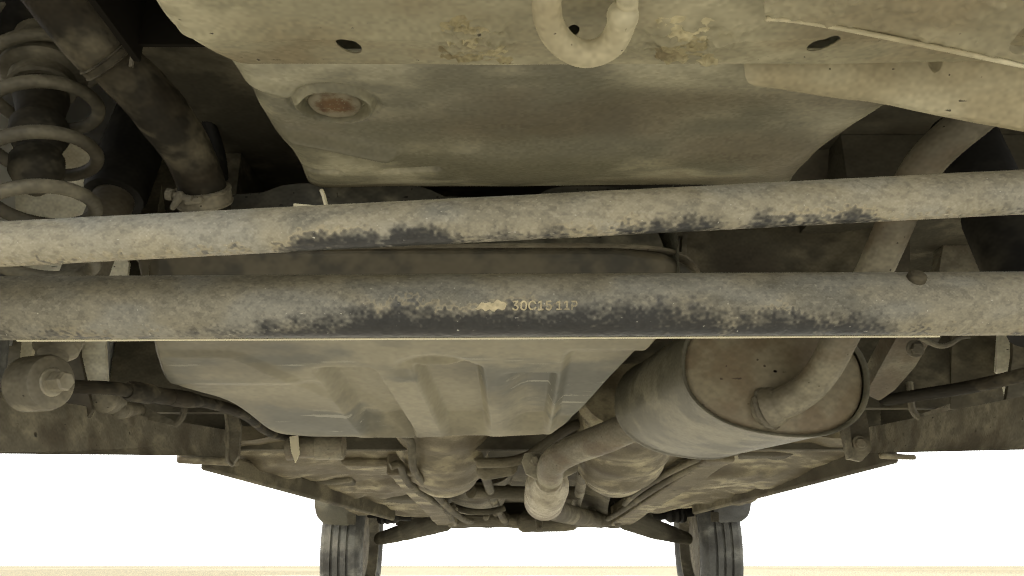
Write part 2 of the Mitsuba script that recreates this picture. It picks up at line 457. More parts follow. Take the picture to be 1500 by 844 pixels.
# ------------------------------------------------------------------ rear panel with its turned lip, holes and sealer
xl = PchipInterpolator([-170, -80, 0, 30, 65, 92, 99], [170, 195, 226, 244, 280, 330, 345])
rows = []
for py, Y in [(-170, 0.335), (-80, 0.378), (-30, 0.405), (0, 0.425), (28, 0.447), (52, 0.466), (60, 0.4715), (64, 0.478), (80, 0.4985), (93, 0.5135), (95.5, 0.517), (94, 0.526)]:
    x0 = float(xl(py))
    rows.append([(x0 - 4, py - 16, Y + 0.002), (x0 + 6, py - 4, Y), (x0 + 30, py, Y), (500, py, Y), (750, py, Y), (1100, py - 1, Y), (1380, py - 4, Y), (1640, py - 8, Y)])
RY = at(750, 60, 0.4715)[1]


def lip_disp(P):
    x, y = P[..., 0], P[..., 1]
    d = 0.0030 * (meshkit.fbm(P * [9, 14, 9], 3, 5) - 0.5)
    for cx, w in ((at(692, 60, 0.47)[0], 0.030), (at(1005, 62, 0.47)[0], 0.040)):
        lump = meshkit.fbm(P * [100, 150, 100], 4, 8)
        rid = 1 - 2 * np.abs(meshkit.fbm(P * [70, 110, 70], 3, 3) - 0.5)
        d = d - np.exp(-((x - cx) / w) ** 4 - ((y - RY - 0.002) / 0.026) ** 4) * (0.012 * (lump - 0.35) + 0.014 * np.maximum(rid - 0.72, -0.3))
    d = d + 0.0012 / (1 + np.exp(-(y - RY) / 0.0008))
    d = d - 0.0022 * np.exp(-((y - RY + 0.004) / 0.004) ** 2) * meshkit.fbm(P * [60, 20, 20], 3, 6)
    return np.stack([0 * d, 0 * d, d], -1)


P = surf(rows, 150, 620, True, lip_disp)
lip = grid_solid(P, (0, 0.0002, 0.0012))


def hole(px, py, Y, rx, ry, tilt=0.0):
    c = at(px, py, Y)
    m = trimesh.creation.cylinder(1.0, 0.08, sections=40)
    k, q = (c @ [0, CP, SP]) / F, Y / ray(px, py)[1]
    a, b = rx * k, ry * k / 0.56
    v = m.vertices * [a, b, 1]
    t = math.radians(tilt)
    m.vertices = np.c_[v[:, 0] * math.cos(t) - v[:, 1] * math.sin(t), v[:, 0] * math.sin(t) + v[:, 1] * math.cos(t), v[:, 2]] + c
    return fix(m)


lip = cut(lip, hole(511, 69, 0.485, 16, 18, -10), hole(1206, 64, 0.481, 17, 18, 14), hole(840, 43, 0.46, 9, 8))
rear_panel = part('rear_panel', lip, 'mat_lip', 'pale dusty rear panel with round drain holes and crusty sealer')
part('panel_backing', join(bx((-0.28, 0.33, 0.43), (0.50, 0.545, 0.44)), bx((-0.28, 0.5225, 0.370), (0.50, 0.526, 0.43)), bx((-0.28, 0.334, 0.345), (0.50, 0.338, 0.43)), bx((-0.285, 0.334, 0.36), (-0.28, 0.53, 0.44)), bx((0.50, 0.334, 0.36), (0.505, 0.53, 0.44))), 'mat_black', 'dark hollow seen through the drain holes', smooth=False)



def crust(x0, x1, y0, y1, seed):
    """Lumpy seam sealer smeared over the panel's step."""
    n, m = 110, int(110 * (x1 - x0) / (y1 - y0))
    yy, xx = np.linspace(y0, y1, n), np.linspace(x0, x1, m)
    Yof = PchipInterpolator([-30, 0, 28, 52, 60, 64, 80, 93, 110], [0.405, 0.425, 0.447, 0.466, 0.4715, 0.478, 0.4985, 0.5135, 0.525])
    P = np.array([[at(x, y, float(Yof(y))) for x in xx] for y in yy])
    u, w = np.meshgrid(np.linspace(-1, 1, m), np.linspace(-1, 1, n))
    rag = meshkit.fbm(P * 60, 3, seed) - 0.5
    fade = np.clip((1.0 - np.maximum(np.abs(u), np.abs(w)) + 0.9 * rag) / 0.35, 0, 1)
    rid = 1 - 2 * np.abs(meshkit.fbm(P * [110, 170, 110], 3, seed + 3) - 0.5)
    lump = meshkit.fbm(P * [210, 260, 210], 3, seed + 5)
    h = fade * (0.0042 * np.maximum(rid - 0.55, 0) / 0.45 + 0.0040 * (lump - 0.3)) - 0.004 * (1 - fade) - 0.0003
    P[..., 2] -= h
    return grid_solid(P, (0, 0, 0.004))


part('seam_sealer', crust(628, 752, 22, 94, 5), 'mat_crust', 'crusty sealer smear left of the towing eye', rear_panel, 60)
part('seam_sealer', crust(945, 1052, 18, 95, 12), 'mat_crust', 'crusty sealer smear right of the towing eye', rear_panel, 60)

# towing eye: a bent bar welded to the rear panel
tow = spline(pts((797, -90, 0.355), (799, -40, 0.385), (801, 0, 0.405), (806, 38, 0.424), (832, 70, 0.440), (864, 79, 0.446), (892, 67, 0.441), (909, 40, 0.426), (914, 10, 0.408)), 60)
rad = np.full(60, 0.0088)
rad[-6:] = [0.0092, 0.0096, 0.0098, 0.0094, 0.0080, 0.0045]
tow2 = spline(pts((918, 12, 0.412), (920, -20, 0.396), (921, -90, 0.36)), 20)
part('towing_eye', join(rough_up(sweep(tow, rad, 28), 0.0012, 120, 3), rough_up(sweep(tow2, 0.0068, 20), 0.001, 120, 4)), 'mat_pale', 'pale bent bar towing eye hanging from rear panel', smooth=50)

# gusset plate at the top corner and the chassis leg under it
gp = surf([[(1122, -60, 0.375), (1300, -60, 0.372), (1560, -60, 0.37)], [(1120, 0, 0.408), (1300, 10, 0.400), (1580, 20, 0.395)],
           [(1121, 24, 0.424), (1300, 48, 0.424), (1600, 104, 0.430)], [(1124, 28, 0.427), (1310, 55, 0.428), (1620, 118, 0.436)]], 70, 300, True,
          lambda P: np.stack([0 * P[..., 0], 0 * P[..., 0], -0.0035 * np.maximum(0, meshkit.fbm(P * 150, 3, 9) - 0.48) * 2 + 0.004 * (meshkit.fbm(P * 16, 2, 2) - 0.5)], -1))
gp_edge = spline(pts((1122, 28, 0.425), (1160, 30, 0.4255), (1300, 55, 0.427), (1420, 80, 0.431), (1630, 122, 0.437)), 60)
gus = cut(grid_solid(gp, (0, 0.0, 0.006)), hole(1512, 30, 0.41, 26, 22, 20))
gusset = part('gusset_plate', gus, 'mat_lip', 'pitted underseal coated plate with bright folded edge')
part('folded_edge', sweep(gp_edge, 0.0016, 10), 'mat_pale', 'bright bent edge', gusset)

leg = surf([[(1092, 82, 0.533), (1250, 82, 0.533), (1372, 80, 0.53), (1450, 74, 0.52), (1640, 74, 0.52)],
            [(1091, 96, 0.535), (1250, 98, 0.536), (1372, 97, 0.534), (1450, 110, 0.53), (1640, 130, 0.53)],
            [(1092, 112, 0.54), (1250, 124, 0.545), (1372, 136, 0.545), (1450, 150, 0.545), (1640, 185, 0.54)],
            [(1097, 122, 0.546), (1250, 143, 0.556), (1372, 164, 0.556), (1450, 180, 0.556), (1640, 215, 0.55)],
            [(1106, 127, 0.553), (1250, 147, 0.563), (1372, 168.5, 0.563), (1450, 184, 0.563), (1640, 220, 0.557)],
            [(1112, 126, 0.560), (1250, 145, 0.570), (1372, 166, 0.570), (1450, 181, 0.570), (1640, 217, 0.564)]], 50, 220, True,
           lambda P: np.stack([0 * P[..., 0], 0 * P[..., 0], 0.003 * (meshkit.fbm(P * 14, 3, 12) - 0.5)], -1))
part('chassis_leg', cut(grid_solid(leg, (0, 0.004, 0.035)), hole(1374, 94, 0.53, 11, 7, 10)), 'mat_pale', 'pale tapering chassis leg below the rear panel edge')

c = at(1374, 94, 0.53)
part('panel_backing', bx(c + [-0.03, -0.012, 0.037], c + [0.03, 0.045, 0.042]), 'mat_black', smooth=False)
# ------------------------------------------------------------------ spare wheel pan
def pan_edge(py):
    L = PchipInterpolator([60, 95, 115, 150, 185, 212, 240, 268, 300], [338, 343, 360, 380, 396, 420, 440, 453, 462])
    R = PchipInterpolator([60, 95, 130, 157, 195, 230, 264, 300], [1420, 1380, 1335, 1296, 1242, 1190, 1160, 1142])
    return float(L(py)), float(R(py))


rows = []
for py, Y in [(70, 0.520), (88, 0.548), (100, 0.562), (130, 0.603), (165, 0.651), (200, 0.704), (232, 0.757), (250, 0.795), (262, 0.84), (272, 0.90)]:
    l, r = pan_edge(py)
    rows.append([(l - 5, py - 14, Y + 0.01), (l + 2, py - 4, Y + 0.002), (l + 26, py + 1, Y), (600, py, Y), (800, py, Y), (1050, py, Y), (r - 30, py + 1, Y), (r - 2, py - 4, Y), (r + 5, py - 12, Y + 0.01)])


def pan_disp(P):
    x, y = P[..., 0], P[..., 1]
    d = 0.006 * (meshkit.fbm(P * [7, 9, 7], 3, 21) - 0.5)
    rr = np.hypot(x - PLUG[0], y - PLUG[1])
    d += -0.0055 * np.exp(-((rr - 0.0330) / 0.0026) ** 2) + 0.0060 * np.exp(-((rr - 0.0275) / 0.0022) ** 2) + 0.0028 * np.exp(-((rr - 0.0385) / 0.0022) ** 2)
    d += 0.006 * (rr < 0.0235)
    # pressed beads beside the plug
    def bead(a, b, w, h):
        a, b = np.array(a)[:2], np.array(b)[:2]
        u = b - a
        t = np.clip(((x - a[0]) * u[0] + (y - a[1]) * u[1]) / (u @ u), 0, 1)
        return h * np.exp(-(np.hypot(x - a[0] - t * u[0], y - a[1] - t * u[1]) / w) ** 2)
    d -= bead(at(432, 198, 0.70), at(565, 226, 0.745), 0.012, 0.010)
    d -= bead(at(372, 122, 0.59), at(430, 138, 0.61), 0.010, 0.006)
    d += bead(at(455, 254, 0.80), at(490, 257, 0.80), 0.006, 0.008) + bead(at(570, 257, 0.8), at(640, 250, 0.79), 0.006, 0.008)
    d += bead(at(930, 160, 0.65), at(1180, 190, 0.69), 0.05, 0.006) - bead(at(700, 235, 0.76), at(1150, 225, 0.75), 0.03, 0.004)
    return np.stack([0 * d, 0 * d, d], -1)


pan = surf(rows, 170, 420, True, pan_disp)
pan_key = part('spare_wheel_pan', grid_solid(pan, (0, 0, 0.10)), 'mat_pan', 'stained khaki spare wheel pan above the fuel tank')
part('drain_plug', rough_up(turned(PLUG + [0, 0, 0.010], PLUG + [0, 0, -0.0015], [(0, 0.0225), (0.75, 0.0235), (0.93, 0.0225), (1.0, 0.0200), (0.99, 0.0185), (0.9, 0.017), (0.88, 0.012), (0.92, 0.006), (0.93, 0.0)], 48), 0.0012, 220, 5),
     'mat_plug', 'round drain plug with rusty centre', pan_key, 40)

# ------------------------------------------------------------------ fuel tank
YT = 0.90
seam = [(196, 0.93), (214, 0.895), (280, 0.885), (600, 0.88), (960, 0.885), (1000, 0.905), (1022, 0.95)]
low = [((215, 366), 0.900), ((240, 362), 0.890), ((900, 363), 0.890), ((968, 372), 0.895), ((1008, 392), 0.915)]
balls = [(at(px, py + 12, Y), 0.010) for (px, py), Y in low]
balls += [(at(px, 462, 0.925), 0.012) for px in (236, 600, 965)] + [(at(px, 545, 1.30), 0.02) for px in (330, 780)] + [(at(px, 400, 1.30), 0.02) for px in (260, 920)]
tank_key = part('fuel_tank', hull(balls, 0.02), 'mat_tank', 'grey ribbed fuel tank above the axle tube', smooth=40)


def tank_bottom():
    """The pressed bottom: rows run across the car, from under the axle tube forwards; the rim turns up all round."""
    ys = [462, 478, 500, 530, 545, 556, 564, 572, 582, 592, 603, 615, 627, 634, 637.5, 639]
    L = [219, 222, 228, 238, 243, 250, 264, 290, 325, 347, 363, 378, 394, 410, 440, 500]
    Rr = [990, 975, 957, 930, 915, 904, 896, 888, 879, 870, 860, 848, 832, 815, 800, 770]
    k, z0 = -0.143, 0.265
    rows_, m = [], 520
    for py, l, r in zip(ys, L, Rr):
        d = ray(750, py)
        Y = (z0 - 0.92 * k) / (d[2] / d[1] - k)
        a, b = at(l, py, Y), at(r, py, Y)
        rows_.append(a + (b - a) * np.linspace(0, 1, m)[:, None])
    R = np.stack(rows_)
    t = np.r_[0, np.cumsum(np.linalg.norm(np.diff(R[:, m // 2], axis=0), axis=1))]
    P = PchipInterpolator(t, R, axis=0)(np.r_[np.linspace(0, t[-3], 230), np.linspace(t[-3], t[-1], 24)[1:]])
    x, y = P[..., 0], P[..., 1]

    def lx(a, b):
        return a[0] + (b[0] - a[0]) * (y - a[1]) / (b[1] - a[1])

    def at_b(px, py):
        d = ray(px, py)
        return d * ((z0 - 0.92 * k) / (d[2] / d[1] - k)) / d[1]
    ramp = lambda e, w: (lambda q: q * q * (3 - 2 * q))(np.clip((x - e) / w + 0.5, 0, 1))
    E = [lx(at_b(a, 545), at_b(b, 638)) for a, b in ((470, 540), (549, 611), (612, 655), (703, 716), (752, 752), (815, 799))]
    step = lambda py, w: np.clip((y - at_b(600, py)[1]) / w, 0, 1) ** 2 * (3 - 2 * np.clip((y - at_b(600, py)[1]) / w, 0, 1))
    fade = np.clip((at_b(600, 640)[1] - y) / 0.065, 0.10, 1)
    groove = 0.017 * (ramp(E[0], 0.026) - ramp(E[1], 0.008)) * step(538, 0.03)
    groove += 0.016 * (ramp(E[2], 0.020) - ramp(E[3], 0.016)) * step(535, 0.025)
    groove += 0.014 * (ramp(E[4], 0.05) - ramp(E[5], 0.015)) * step(545, 0.03)
    groove += 0.010 * ramp(E[5] + 0.012, 0.02) * step(510, 0.05)
    left = 0.014 * (1 - ramp(lx(at_b(330, 510), at_b(440, 560)), 0.03)) * step(512, 0.02) - 0.010 * step(556, 0.02) * (1 - ramp(E[0] - 0.01, 0.03))
    arc = np.hypot((x - at_b(640, 545)[0]) / 1.0, (y - at_b(640, 545)[1]) / 0.9)
    dent = 0.006 * np.exp(-((arc - 0.045) / 0.012) ** 2) * np.clip((at_b(640, 556)[1] - y) / 0.05, 0, 1)
    P[..., 2] += 1.45 * groove * fade - left * 0.3 + dent + 0.004 * (meshkit.fbm(P * 7, 3, 31) - 0.5)
    # turned up rim: two extra columns each side and extra rows in front
    c = P[:, m // 2:m // 2 + 1]
    def out(E_, o, u):
        d = E_ - np.array([P[..., 0].mean(), P[..., 1].mean() - 0.15, 0])
        d[..., 2] = 0
        d /= np.linalg.norm(d, axis=-1, keepdims=True)
        return E_ + d * o + np.array([0, 0, u])
    cols = [out(P[:, :1], o, u) for o, u in ((0.008, 0.16), (0.008, 0.02), (0.0065, 0.009), (0.003, 0.0025))]
    colr = [out(P[:, -1:], o, u) for o, u in ((0.003, 0.0025), (0.0065, 0.009), (0.008, 0.02), (0.008, 0.16))]
    P = np.concatenate(cols + [P] + colr, 1)
    P = np.concatenate([P] + [P[-1:] + np.array([0, o, u]) for o, u in ((0.003, 0.0025), (0.0065, 0.009), (0.008, 0.02), (0.008, 0.12))], 0)
    return grid_solid(P, (0, 0, 0.003))


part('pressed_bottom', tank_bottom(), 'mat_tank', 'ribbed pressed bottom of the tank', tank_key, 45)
up = [(320, 291), (345, 285), (385, 282), (412, 272), (440, 268.5), (500, 270), (612, 272), (632, 279), (652, 288), (700, 289), (785, 287), (802, 278), (822, 273), (890, 273), (920, 278), (938, 290), (960, 330), (972, 362), (330, 362)]
part('upper_half', prism([(x, y, YT) for x, y in up], (0, 0.36, 0.02)), 'mat_tank_top', 'black upper half of the tank', tank_key, 30)
sm = [(188, 0.98, 372), (200, 0.92, 366), (230, 0.884, 362), (600, 0.874, 361), (930, 0.878, 362), (985, 0.892, 369), (1012, 0.92, 382), (1026, 0.97, 398)]
rim = spline([at(px, py, Y) for px, Y, py in sm], 80)
rim2 = np.stack([rim, rim + [0, 0.06, 0.0]])
part('seam_flange', grid_solid(rim2, (0, 0, 0.003)), 'mat_arm', 'thin welded seam round the tank', tank_key, 20)
part('heat_shield', plate([(975, 330, 1.02), (1008, 330, 1.02), (1004, 396, 1.02), (996, 398, 1.02), (1000, 345, 1.02), (978, 345, 1.02)], 0.02), 'mat_spring', smooth=20)
tray = surf([[(1010, 300, 1.10), (1180, 290, 1.12), (1330, 280, 1.10)], [(1005, 350, 1.10), (1180, 345, 1.13), (1330, 340, 1.10)], [(1000, 405, 1.12), (1180, 405, 1.14), (1330, 405, 1.12)]], 60, 160, True,
            lambda P: np.stack([0 * P[..., 0], 0.03 * (meshkit.fbm(P * 11, 3, 41) - 0.5), 0 * P[..., 0]], -1))
part('heat_guard', grid_solid(tray, (0, 0.01, 0.01)), 'mat_brown', 'dim dented heat guard above the silencer')
side_panel = surf([[(1150, 140, 0.98), (1250, 130, 0.95), (1400, 150, 0.92)], [(1140, 215, 1.0), (1260, 210, 0.98), (1400, 215, 0.95)], [(1130, 300, 1.04), (1260, 300, 1.02), (1400, 300, 1.0)]], 40, 60)
part('floor_side', grid_solid(side_panel, (0, 0.01, 0.01)), 'mat_brown')

# ------------------------------------------------------------------ rear axle tube and cross rod
AL, AR = at(-420, 453.5, 0.70), at(1820, 443, 0.70)
RA = 0.0287
tube_mats('mat_axle', AL, AR, RA, 3.0, [((px + 420) / F * 0.733, w / F * 0.733, k) for px, w, k in ((510, 130, 0.60), (760, 230, 0.98), (860, 120, 0.15), (1120, 170, 0.70), (800, 520, 0.15))], 0.82)
ax_path = np.linspace(AL, AR, 300)
axle = part('rear_axle', rough_up(sweep(ax_path, RA, 64), 0.0006, 60, 2), 'mat_axle', 'thick dusty axle tube with black worn underside', smooth=40)
# thin seam bead along the bottom of the tube
bead_path = ax_path + np.array([0, 0.004, -RA - 0.0002])
part('weld_seam', sweep(bead_path[60:240], 0.0011, 8), 'mat_clip', 'thin pale seam along underside', axle, 40)
nb = at(1340, 413, 0.68)
nb = np.array([nb[0], 0.70 - 0.0225, AL[2] + (AR[2] - AL[2]) * (nb[0] - AL[0]) / (AR[0] - AL[0]) + 0.0150])
part('plug_screw', turned(nb, nb + np.array([0, -0.0065, 0.0045]), [(0, 0.0085), (0.6, 0.008), (0.85, 0.006), (0.9, 0.004), (1, 0.003)], 20), 'mat_hose', 'dark screw plug in axle tube', axle)


def on_tube(text, px, py, h, bold=True):
    m = meshkit.text_mesh(text, h, 0.0005, bold)
    v, f = trimesh.remesh.subdivide_to_size(m.vertices, m.faces, 0.003)
    x0 = at(px, py, 0.672)[0]
    x = x0 + v[:, 0]
    axz = AL[2] + (AR[2] - AL[2]) * (x - AL[0]) / (AR[0] - AL[0])
    mid = math.atan2(-0.10, 1.0)
    a = mid + (v[:, 1] - h / 2) / RA - 0.20
    rr = RA + 0.0001 + v[:, 2] + 0.0030 * (meshkit.fbm(np.c_[x, a * 0.03, 0 * x] * 330, 3, 7) - 0.50)
    return trimesh.Trimesh(np.c_[x, 0.70 - rr * np.cos(a), axz + rr * np.sin(a)], f)


part('lettering', join(on_tube('30C15', 749, 447, 0.0078), on_tube('11P', 813, 446, 0.0074)), 'mat_lettering', 'faded ochre lettering on axle tube', axle, False)
blob = rng.random((1,))
patch = Polygon([(0, 0.002), (0.004, 0.006), (0.009, 0.0075), (0.014, 0.0065), (0.018, 0.009), (0.024, 0.0085), (0.027, 0.005), (0.026, 0.001), (0.022, 0.0015), (0.016, 0.0002), (0.008, 0.0008)])
pm = trimesh.creation.extrude_polygon(patch, 0.0005, engine='earcut')
v, f = trimesh.remesh.subdivide_to_size(pm.vertices, pm.faces, 0.0016)
x = at(696, 446, 0.672)[0] + v[:, 0]
a = -0.30 + (v[:, 1] - 0.0045) / RA + 0.03 * np.sin(x * 900)
rr = RA + 0.0001 + v[:, 2] + 0.0014 * (meshkit.fbm(np.c_[x, a * 0.03, 0 * x] * 220, 3, 9) - 0.5)
axz = AL[2] + (AR[2] - AL[2]) * (x - AL[0]) / (AR[0] - AL[0])
part('paint_patch', trimesh.Trimesh(np.c_[x, 0.70 - rr * np.cos(a), axz + rr * np.sin(a)], f), 'mat_lettering', 'flaked ochre paint patch beside lettering', axle, False)

BL, BR = at(-240, 370, 0.612), at(1740, 269, 0.605)
RB = 0.0182
tube_mats('mat_rod', BL, BR, RB, 17.0, [((px + 240) / F * 0.67, w / F * 0.67, k) for px, w, k in ((480, 85, 0.62), (598, 40, 0.62), (930, 70, 0.42), (1170, 120, 0.42), (760, 420, 0.2))])
part('cross_rod', rough_up(sweep(np.linspace(BL, BR, 260), RB, 48), 0.0006, 70, 6), 'mat_rod', 'thinner dusty cross rod slanting above the axle tube', smooth=40)
part('rod_bush', turned(BL + [-0.02, 0.03, 0], BL + [-0.02, -0.03, 0], [(0, 0.014), (0.02, 0.026), (0.1, 0.029), (0.9, 0.029), (0.98, 0.026), (1, 0.014)], 36), 'mat_arm', 'bushed end eye of the cross rod')
part('clip', join(plate([(430, 298, 0.64), (520, 306, 0.64), (520, 318, 0.64), (429, 312, 0.64)], 0.004), sweep(spline(pts((471, 279, 0.645), (475, 290, 0.642), (478, 304, 0.64)), 12), 0.0018, 10)),
     'mat_clip', 'pale plastic clip poking above cross rod')

# ------------------------------------------------------------------ filler hose with clamps
hz = spline(pts((40, -70, 0.60), (92, 0, 0.63), (150, 72, 0.67), (208, 132, 0.71), (256, 192, 0.76), (284, 240, 0.80), (298, 285, 0.83), (302, 330, 0.85)), 90)
hr = 0.0265 + 0.0012 * np.sin(np.linspace(0, 14, 90))
hose = part('filler_hose', rough_up(sweep(hz, hr, 40), 0.003, 40, 3), 'mat_hose', 'dirty black fuel filler hose curving down to the tank', smooth=50)
i0 = int(np.argmin(np.linalg.norm(hz - at(150, 72, 0.67), axis=1)))
part('hose_sleeve', rough_up(sweep(hz[:i0 + 2], np.r_[np.full(i0, 0.0300), 0.0300, 0.0285], 40), 0.0015, 60, 4), 'mat_hose', 'wider upper sleeve of the hose', hose, 50)


def band(i, w, r, mat, label, parent):
    t = hz[i + 1] - hz[i - 1]
    t /= np.linalg.norm(t)
    return part('hose_clamp', turned(hz[i] - t * w, hz[i] + t * w, [(0, r - 0.003), (0.02, r), (0.12, r + 0.0012), (0.2, r), (0.8, r), (0.88, r + 0.0012), (0.98, r), (1.0, r - 0.003)], 48), mat, label, parent)


band(i0 + 2, 0.005, 0.0305, 'mat_hose', 'worn clamp round the upper hose', hose)
i1 = int(np.argmin(np.linalg.norm(hz - at(299, 288, 0.832), axis=1)))
cl = band(i1, 0.0095, 0.0300, 'mat_arm', 'dusty metal clamp at the hose end', hose)
sc = at(258, 289, 0.80)
part('clamp_screw', join(turned(sc + [-0.010, 0, 0.004], sc + [0.018, 0, -0.002], [(0, 0.0065), (0.25, 0.0065), (0.27, 0.0035), (1, 0.0035)], 14), hull([(sc + [-0.002, 0, -0.012], 0.003), (sc + [0.004, 0, 0.002], 0.005)]), hull([(sc + [0.012, 0.002, -0.004], 0.004), (sc + [0.024, 0.004, -0.001], 0.004)])), 'mat_arm', 'rusty clamp screw beside hose', hose)
part('cable_tie', join(sweep(spline(pts((192, 98, 0.652), (196, 70, 0.650), (200, 42, 0.655)), 12), 0.0022, 8), sweep(spline(pts((196, 44, 0.652), (206, 34, 0.652), (212, 42, 0.655), (204, 50, 0.655)), 20), 0.0018, 8)), 'mat_arm', 'loose strap on hose clamp', hose)
part('breather_pipe', sweep(spline(pts((200, -20, 0.86), (215, 60, 0.86), (258, 110, 0.88), (300, 170, 0.92), (325, 260, 0.93)), 40), 0.008, 14), 'mat_rubber', 'thin black breather pipe behind the hose')
bp = at(287, 131, 0.88)
part('pipe_bracket', join(hull([(bp, 0.006), (bp + [0.014, 0, -0.002], 0.004)]), hull([(bp + [-0.008, 0, 0.006], 0.004), (bp, 0.005)])), 'mat_hose')

# ------------------------------------------------------------------ coil spring, bump stop and cup
S0, S1 = at(72, -10, 0.80), at(38, 470, 0.735)
SD = S1 - S0
ax = SD / np.linalg.norm(SD)
e1 = np.cross(ax, [0, 1.0, 0]); e1 /= np.linalg.norm(e1)
e2 = np.cross(ax, e1)
turns = 6.6
t = np.linspace(0, 1, 340)
ph = 2 * np.pi * turns * t + 2.0
helix = S0 + t[:, None] * SD + 0.0555 * (np.cos(ph)[:, None] * e1 + np.sin(ph)[:, None] * e2)
part('coil_spring', sweep(helix, 0.0070, 16), 'mat_spring', 'dusty coil spring wound round a rubber bump stop', smooth=50)
part('spring_seat', turned(S0 + SD * 0.02, S0 + SD * 0.17, [(0, 0.062), (0.1, 0.066), (0.3, 0.066), (0.36, 0.058), (0.46, 0.066), (0.62, 0.066), (0.7, 0.058), (0.86, 0.062), (0.95, 0.060), (1, 0.03)], 48), 'mat_rubber', 'black ribbed rubber seat above the spring')
cup = part('bump_cup', turned(S0 + SD * 0.10, S0 + SD * 0.345, [(0, 0.028), (0.1, 0.031), (0.55, 0.0315), (0.62, 0.036), (0.72, 0.043), (0.80, 0.044), (0.84, 0.040), (0.86, 0.033), (0.98, 0.034), (1, 0.031), (0.99, 0.027), (0.80, 0.024), (0.7, 0.01)], 48), 'mat_spring', 'dull metal cup inside the spring')
part('bump_stop', turned(S0 + SD * 0.30, S0 + SD * 0.66, [(0, 0.022), (0.12, 0.026), (0.22, 0.0275), (0.32, 0.024), (0.38, 0.022), (0.44, 0.028), (0.55, 0.029), (0.62, 0.024), (0.68, 0.021), (0.74, 0.026), (0.84, 0.026), (0.92, 0.02), (1, 0.008)], 40), 'mat_boot', 'dark ribbed rubber bump stop', cup)

# ------------------------------------------------------------------ dampers
D0, D1 = at(232, 120, 0.98), at(62, 562, 0.80)
dd = D1 - D0
k = (320 - 120) / (562 - 120)
dm = part('damper', turned(D0, D0 + dd * 0.47, [(0, 0.035), (0.02, 0.0365), (0.94, 0.0365), (0.97, 0.0345), (1, 0.034), (0.985, 0.03), (0.9, 0.029)], 44), 'mat_rubber', 'black damper tube behind the filler hose')
part('lower_tube', turned(D0 + dd * 0.44, D0 + dd * 0.93, [(0, 0.024), (0.9, 0.024), (0.97, 0.022), (1, 0.015)], 36), 'mat_arm', 'dusty lower damper tube', dm)
E0 = at(64, 561, 0.79)
ea = np.array([1.0, -0.42, -0.03]); ea /= np.linalg.norm(ea)
eye = part('damper_eye', turned(E0 - ea * 0.026, E0 + ea * 0.012, [(0, 0.020), (0.02, 0.0255), (0.1, 0.0275), (0.85, 0.0275), (0.97, 0.026), (1.0, 0.0235), (0.99, 0.0200), (0.9, 0.0185), (0.92, 0.0165), (0.97, 0.0155), (0.96, 0.008)], 48), 'mat_arm', 'grey rubber bushed damper eye with bolt', dm)
bolt(E0 + ea * 0.006, ea, 0.0098, 0.026, 'mat_steel', dm, 'bolt head through damper eye')
Q0, Q1 = at(1385, 130, 0.95), at(1535, 480, 0.82)
qd = Q1 - Q0
dm2 = part('damper', turned(Q0, Q1, [(0, 0.0355), (0.50, 0.0365), (0.53, 0.031), (0.56, 0.031), (0.58, 0.040), (0.60, 0.041), (1, 0.038)], 44), 'mat_rubber', 'black damper tube beside the tail pipe')

# ------------------------------------------------------------------ pale wheel arch panels behind the springs
wl = [(-80, 140), (108, 183), (150, 262), (172, 330), (189, 388), (186, 406), (164, 440), (154, 505), (157, 560), (147, 592), (139, 598), (126, 566), (112, 505), (70, 470), (-80, 440)]
part('wheelhouse_panel', plate([(x, y, 1.0 + (y - 140) * 0.0004) for x, y in wl], 0.006, bevel=0.003), 'mat_cream', 'cream wheel arch panel behind the coil spring', smooth=25)
wl2 = [(32, 495), (50, 495), (46, 520), (36, 545), (28, 540)]
part('wheelhouse_flange', plate([(x, y, 0.96) for x, y in wl2], 0.006, bevel=0.002), 'mat_pale', smooth=25)
wr = [(1600, 190), (1494, 214), (1486, 228), (1472, 300), (1466, 420), (1462, 500), (1459, 546), (1468, 553), (1476, 590), (1484, 588), (1488, 550), (1496, 528), (1497, 470), (1600, 430)]
part('wheelhouse_panel', plate([(x, y, 1.12 + (y - 140) * 0.0004) for x, y in wr], 0.006, bevel=0.002), 'mat_cream', 'flaking cream wheel arch panel beyond the tail pipe', smooth=25)
part('arch_post', plate([(1392, 300, 1.18), (1449, 300, 1.18), (1432, 420, 1.18), (1372, 420, 1.18)], 0.03, bevel=0.004), 'mat_pipe', 'dusty post with a bright edge beside damper', smooth=25)
for q in (bx((-0.70, 1.40, 0.25), (-0.46, 1.42, 0.79)), bx((0.52, 1.36, 0.25), (0.84, 1.38, 0.53))):
    part('arch_inner', q, 'mat_dark', smooth=False)

part('arch_liner', plate([(-160, 430, 1.12), (118, 430, 1.12), (116, 520, 1.12), (135, 600, 1.12), (120, 625, 1.12), (-160, 625, 1.12)], 0.008, bevel=0.003), 'mat_brown', 'brown liner behind the damper eye', smooth=25)
part('arch_liner', plate([(1650, 430, 1.2), (1482, 430, 1.2), (1484, 520, 1.2), (1472, 600, 1.2), (1482, 618, 1.2), (1650, 618, 1.2)], 0.008, bevel=0.003), 'mat_brown', 'brown liner behind the cream panel', smooth=25)

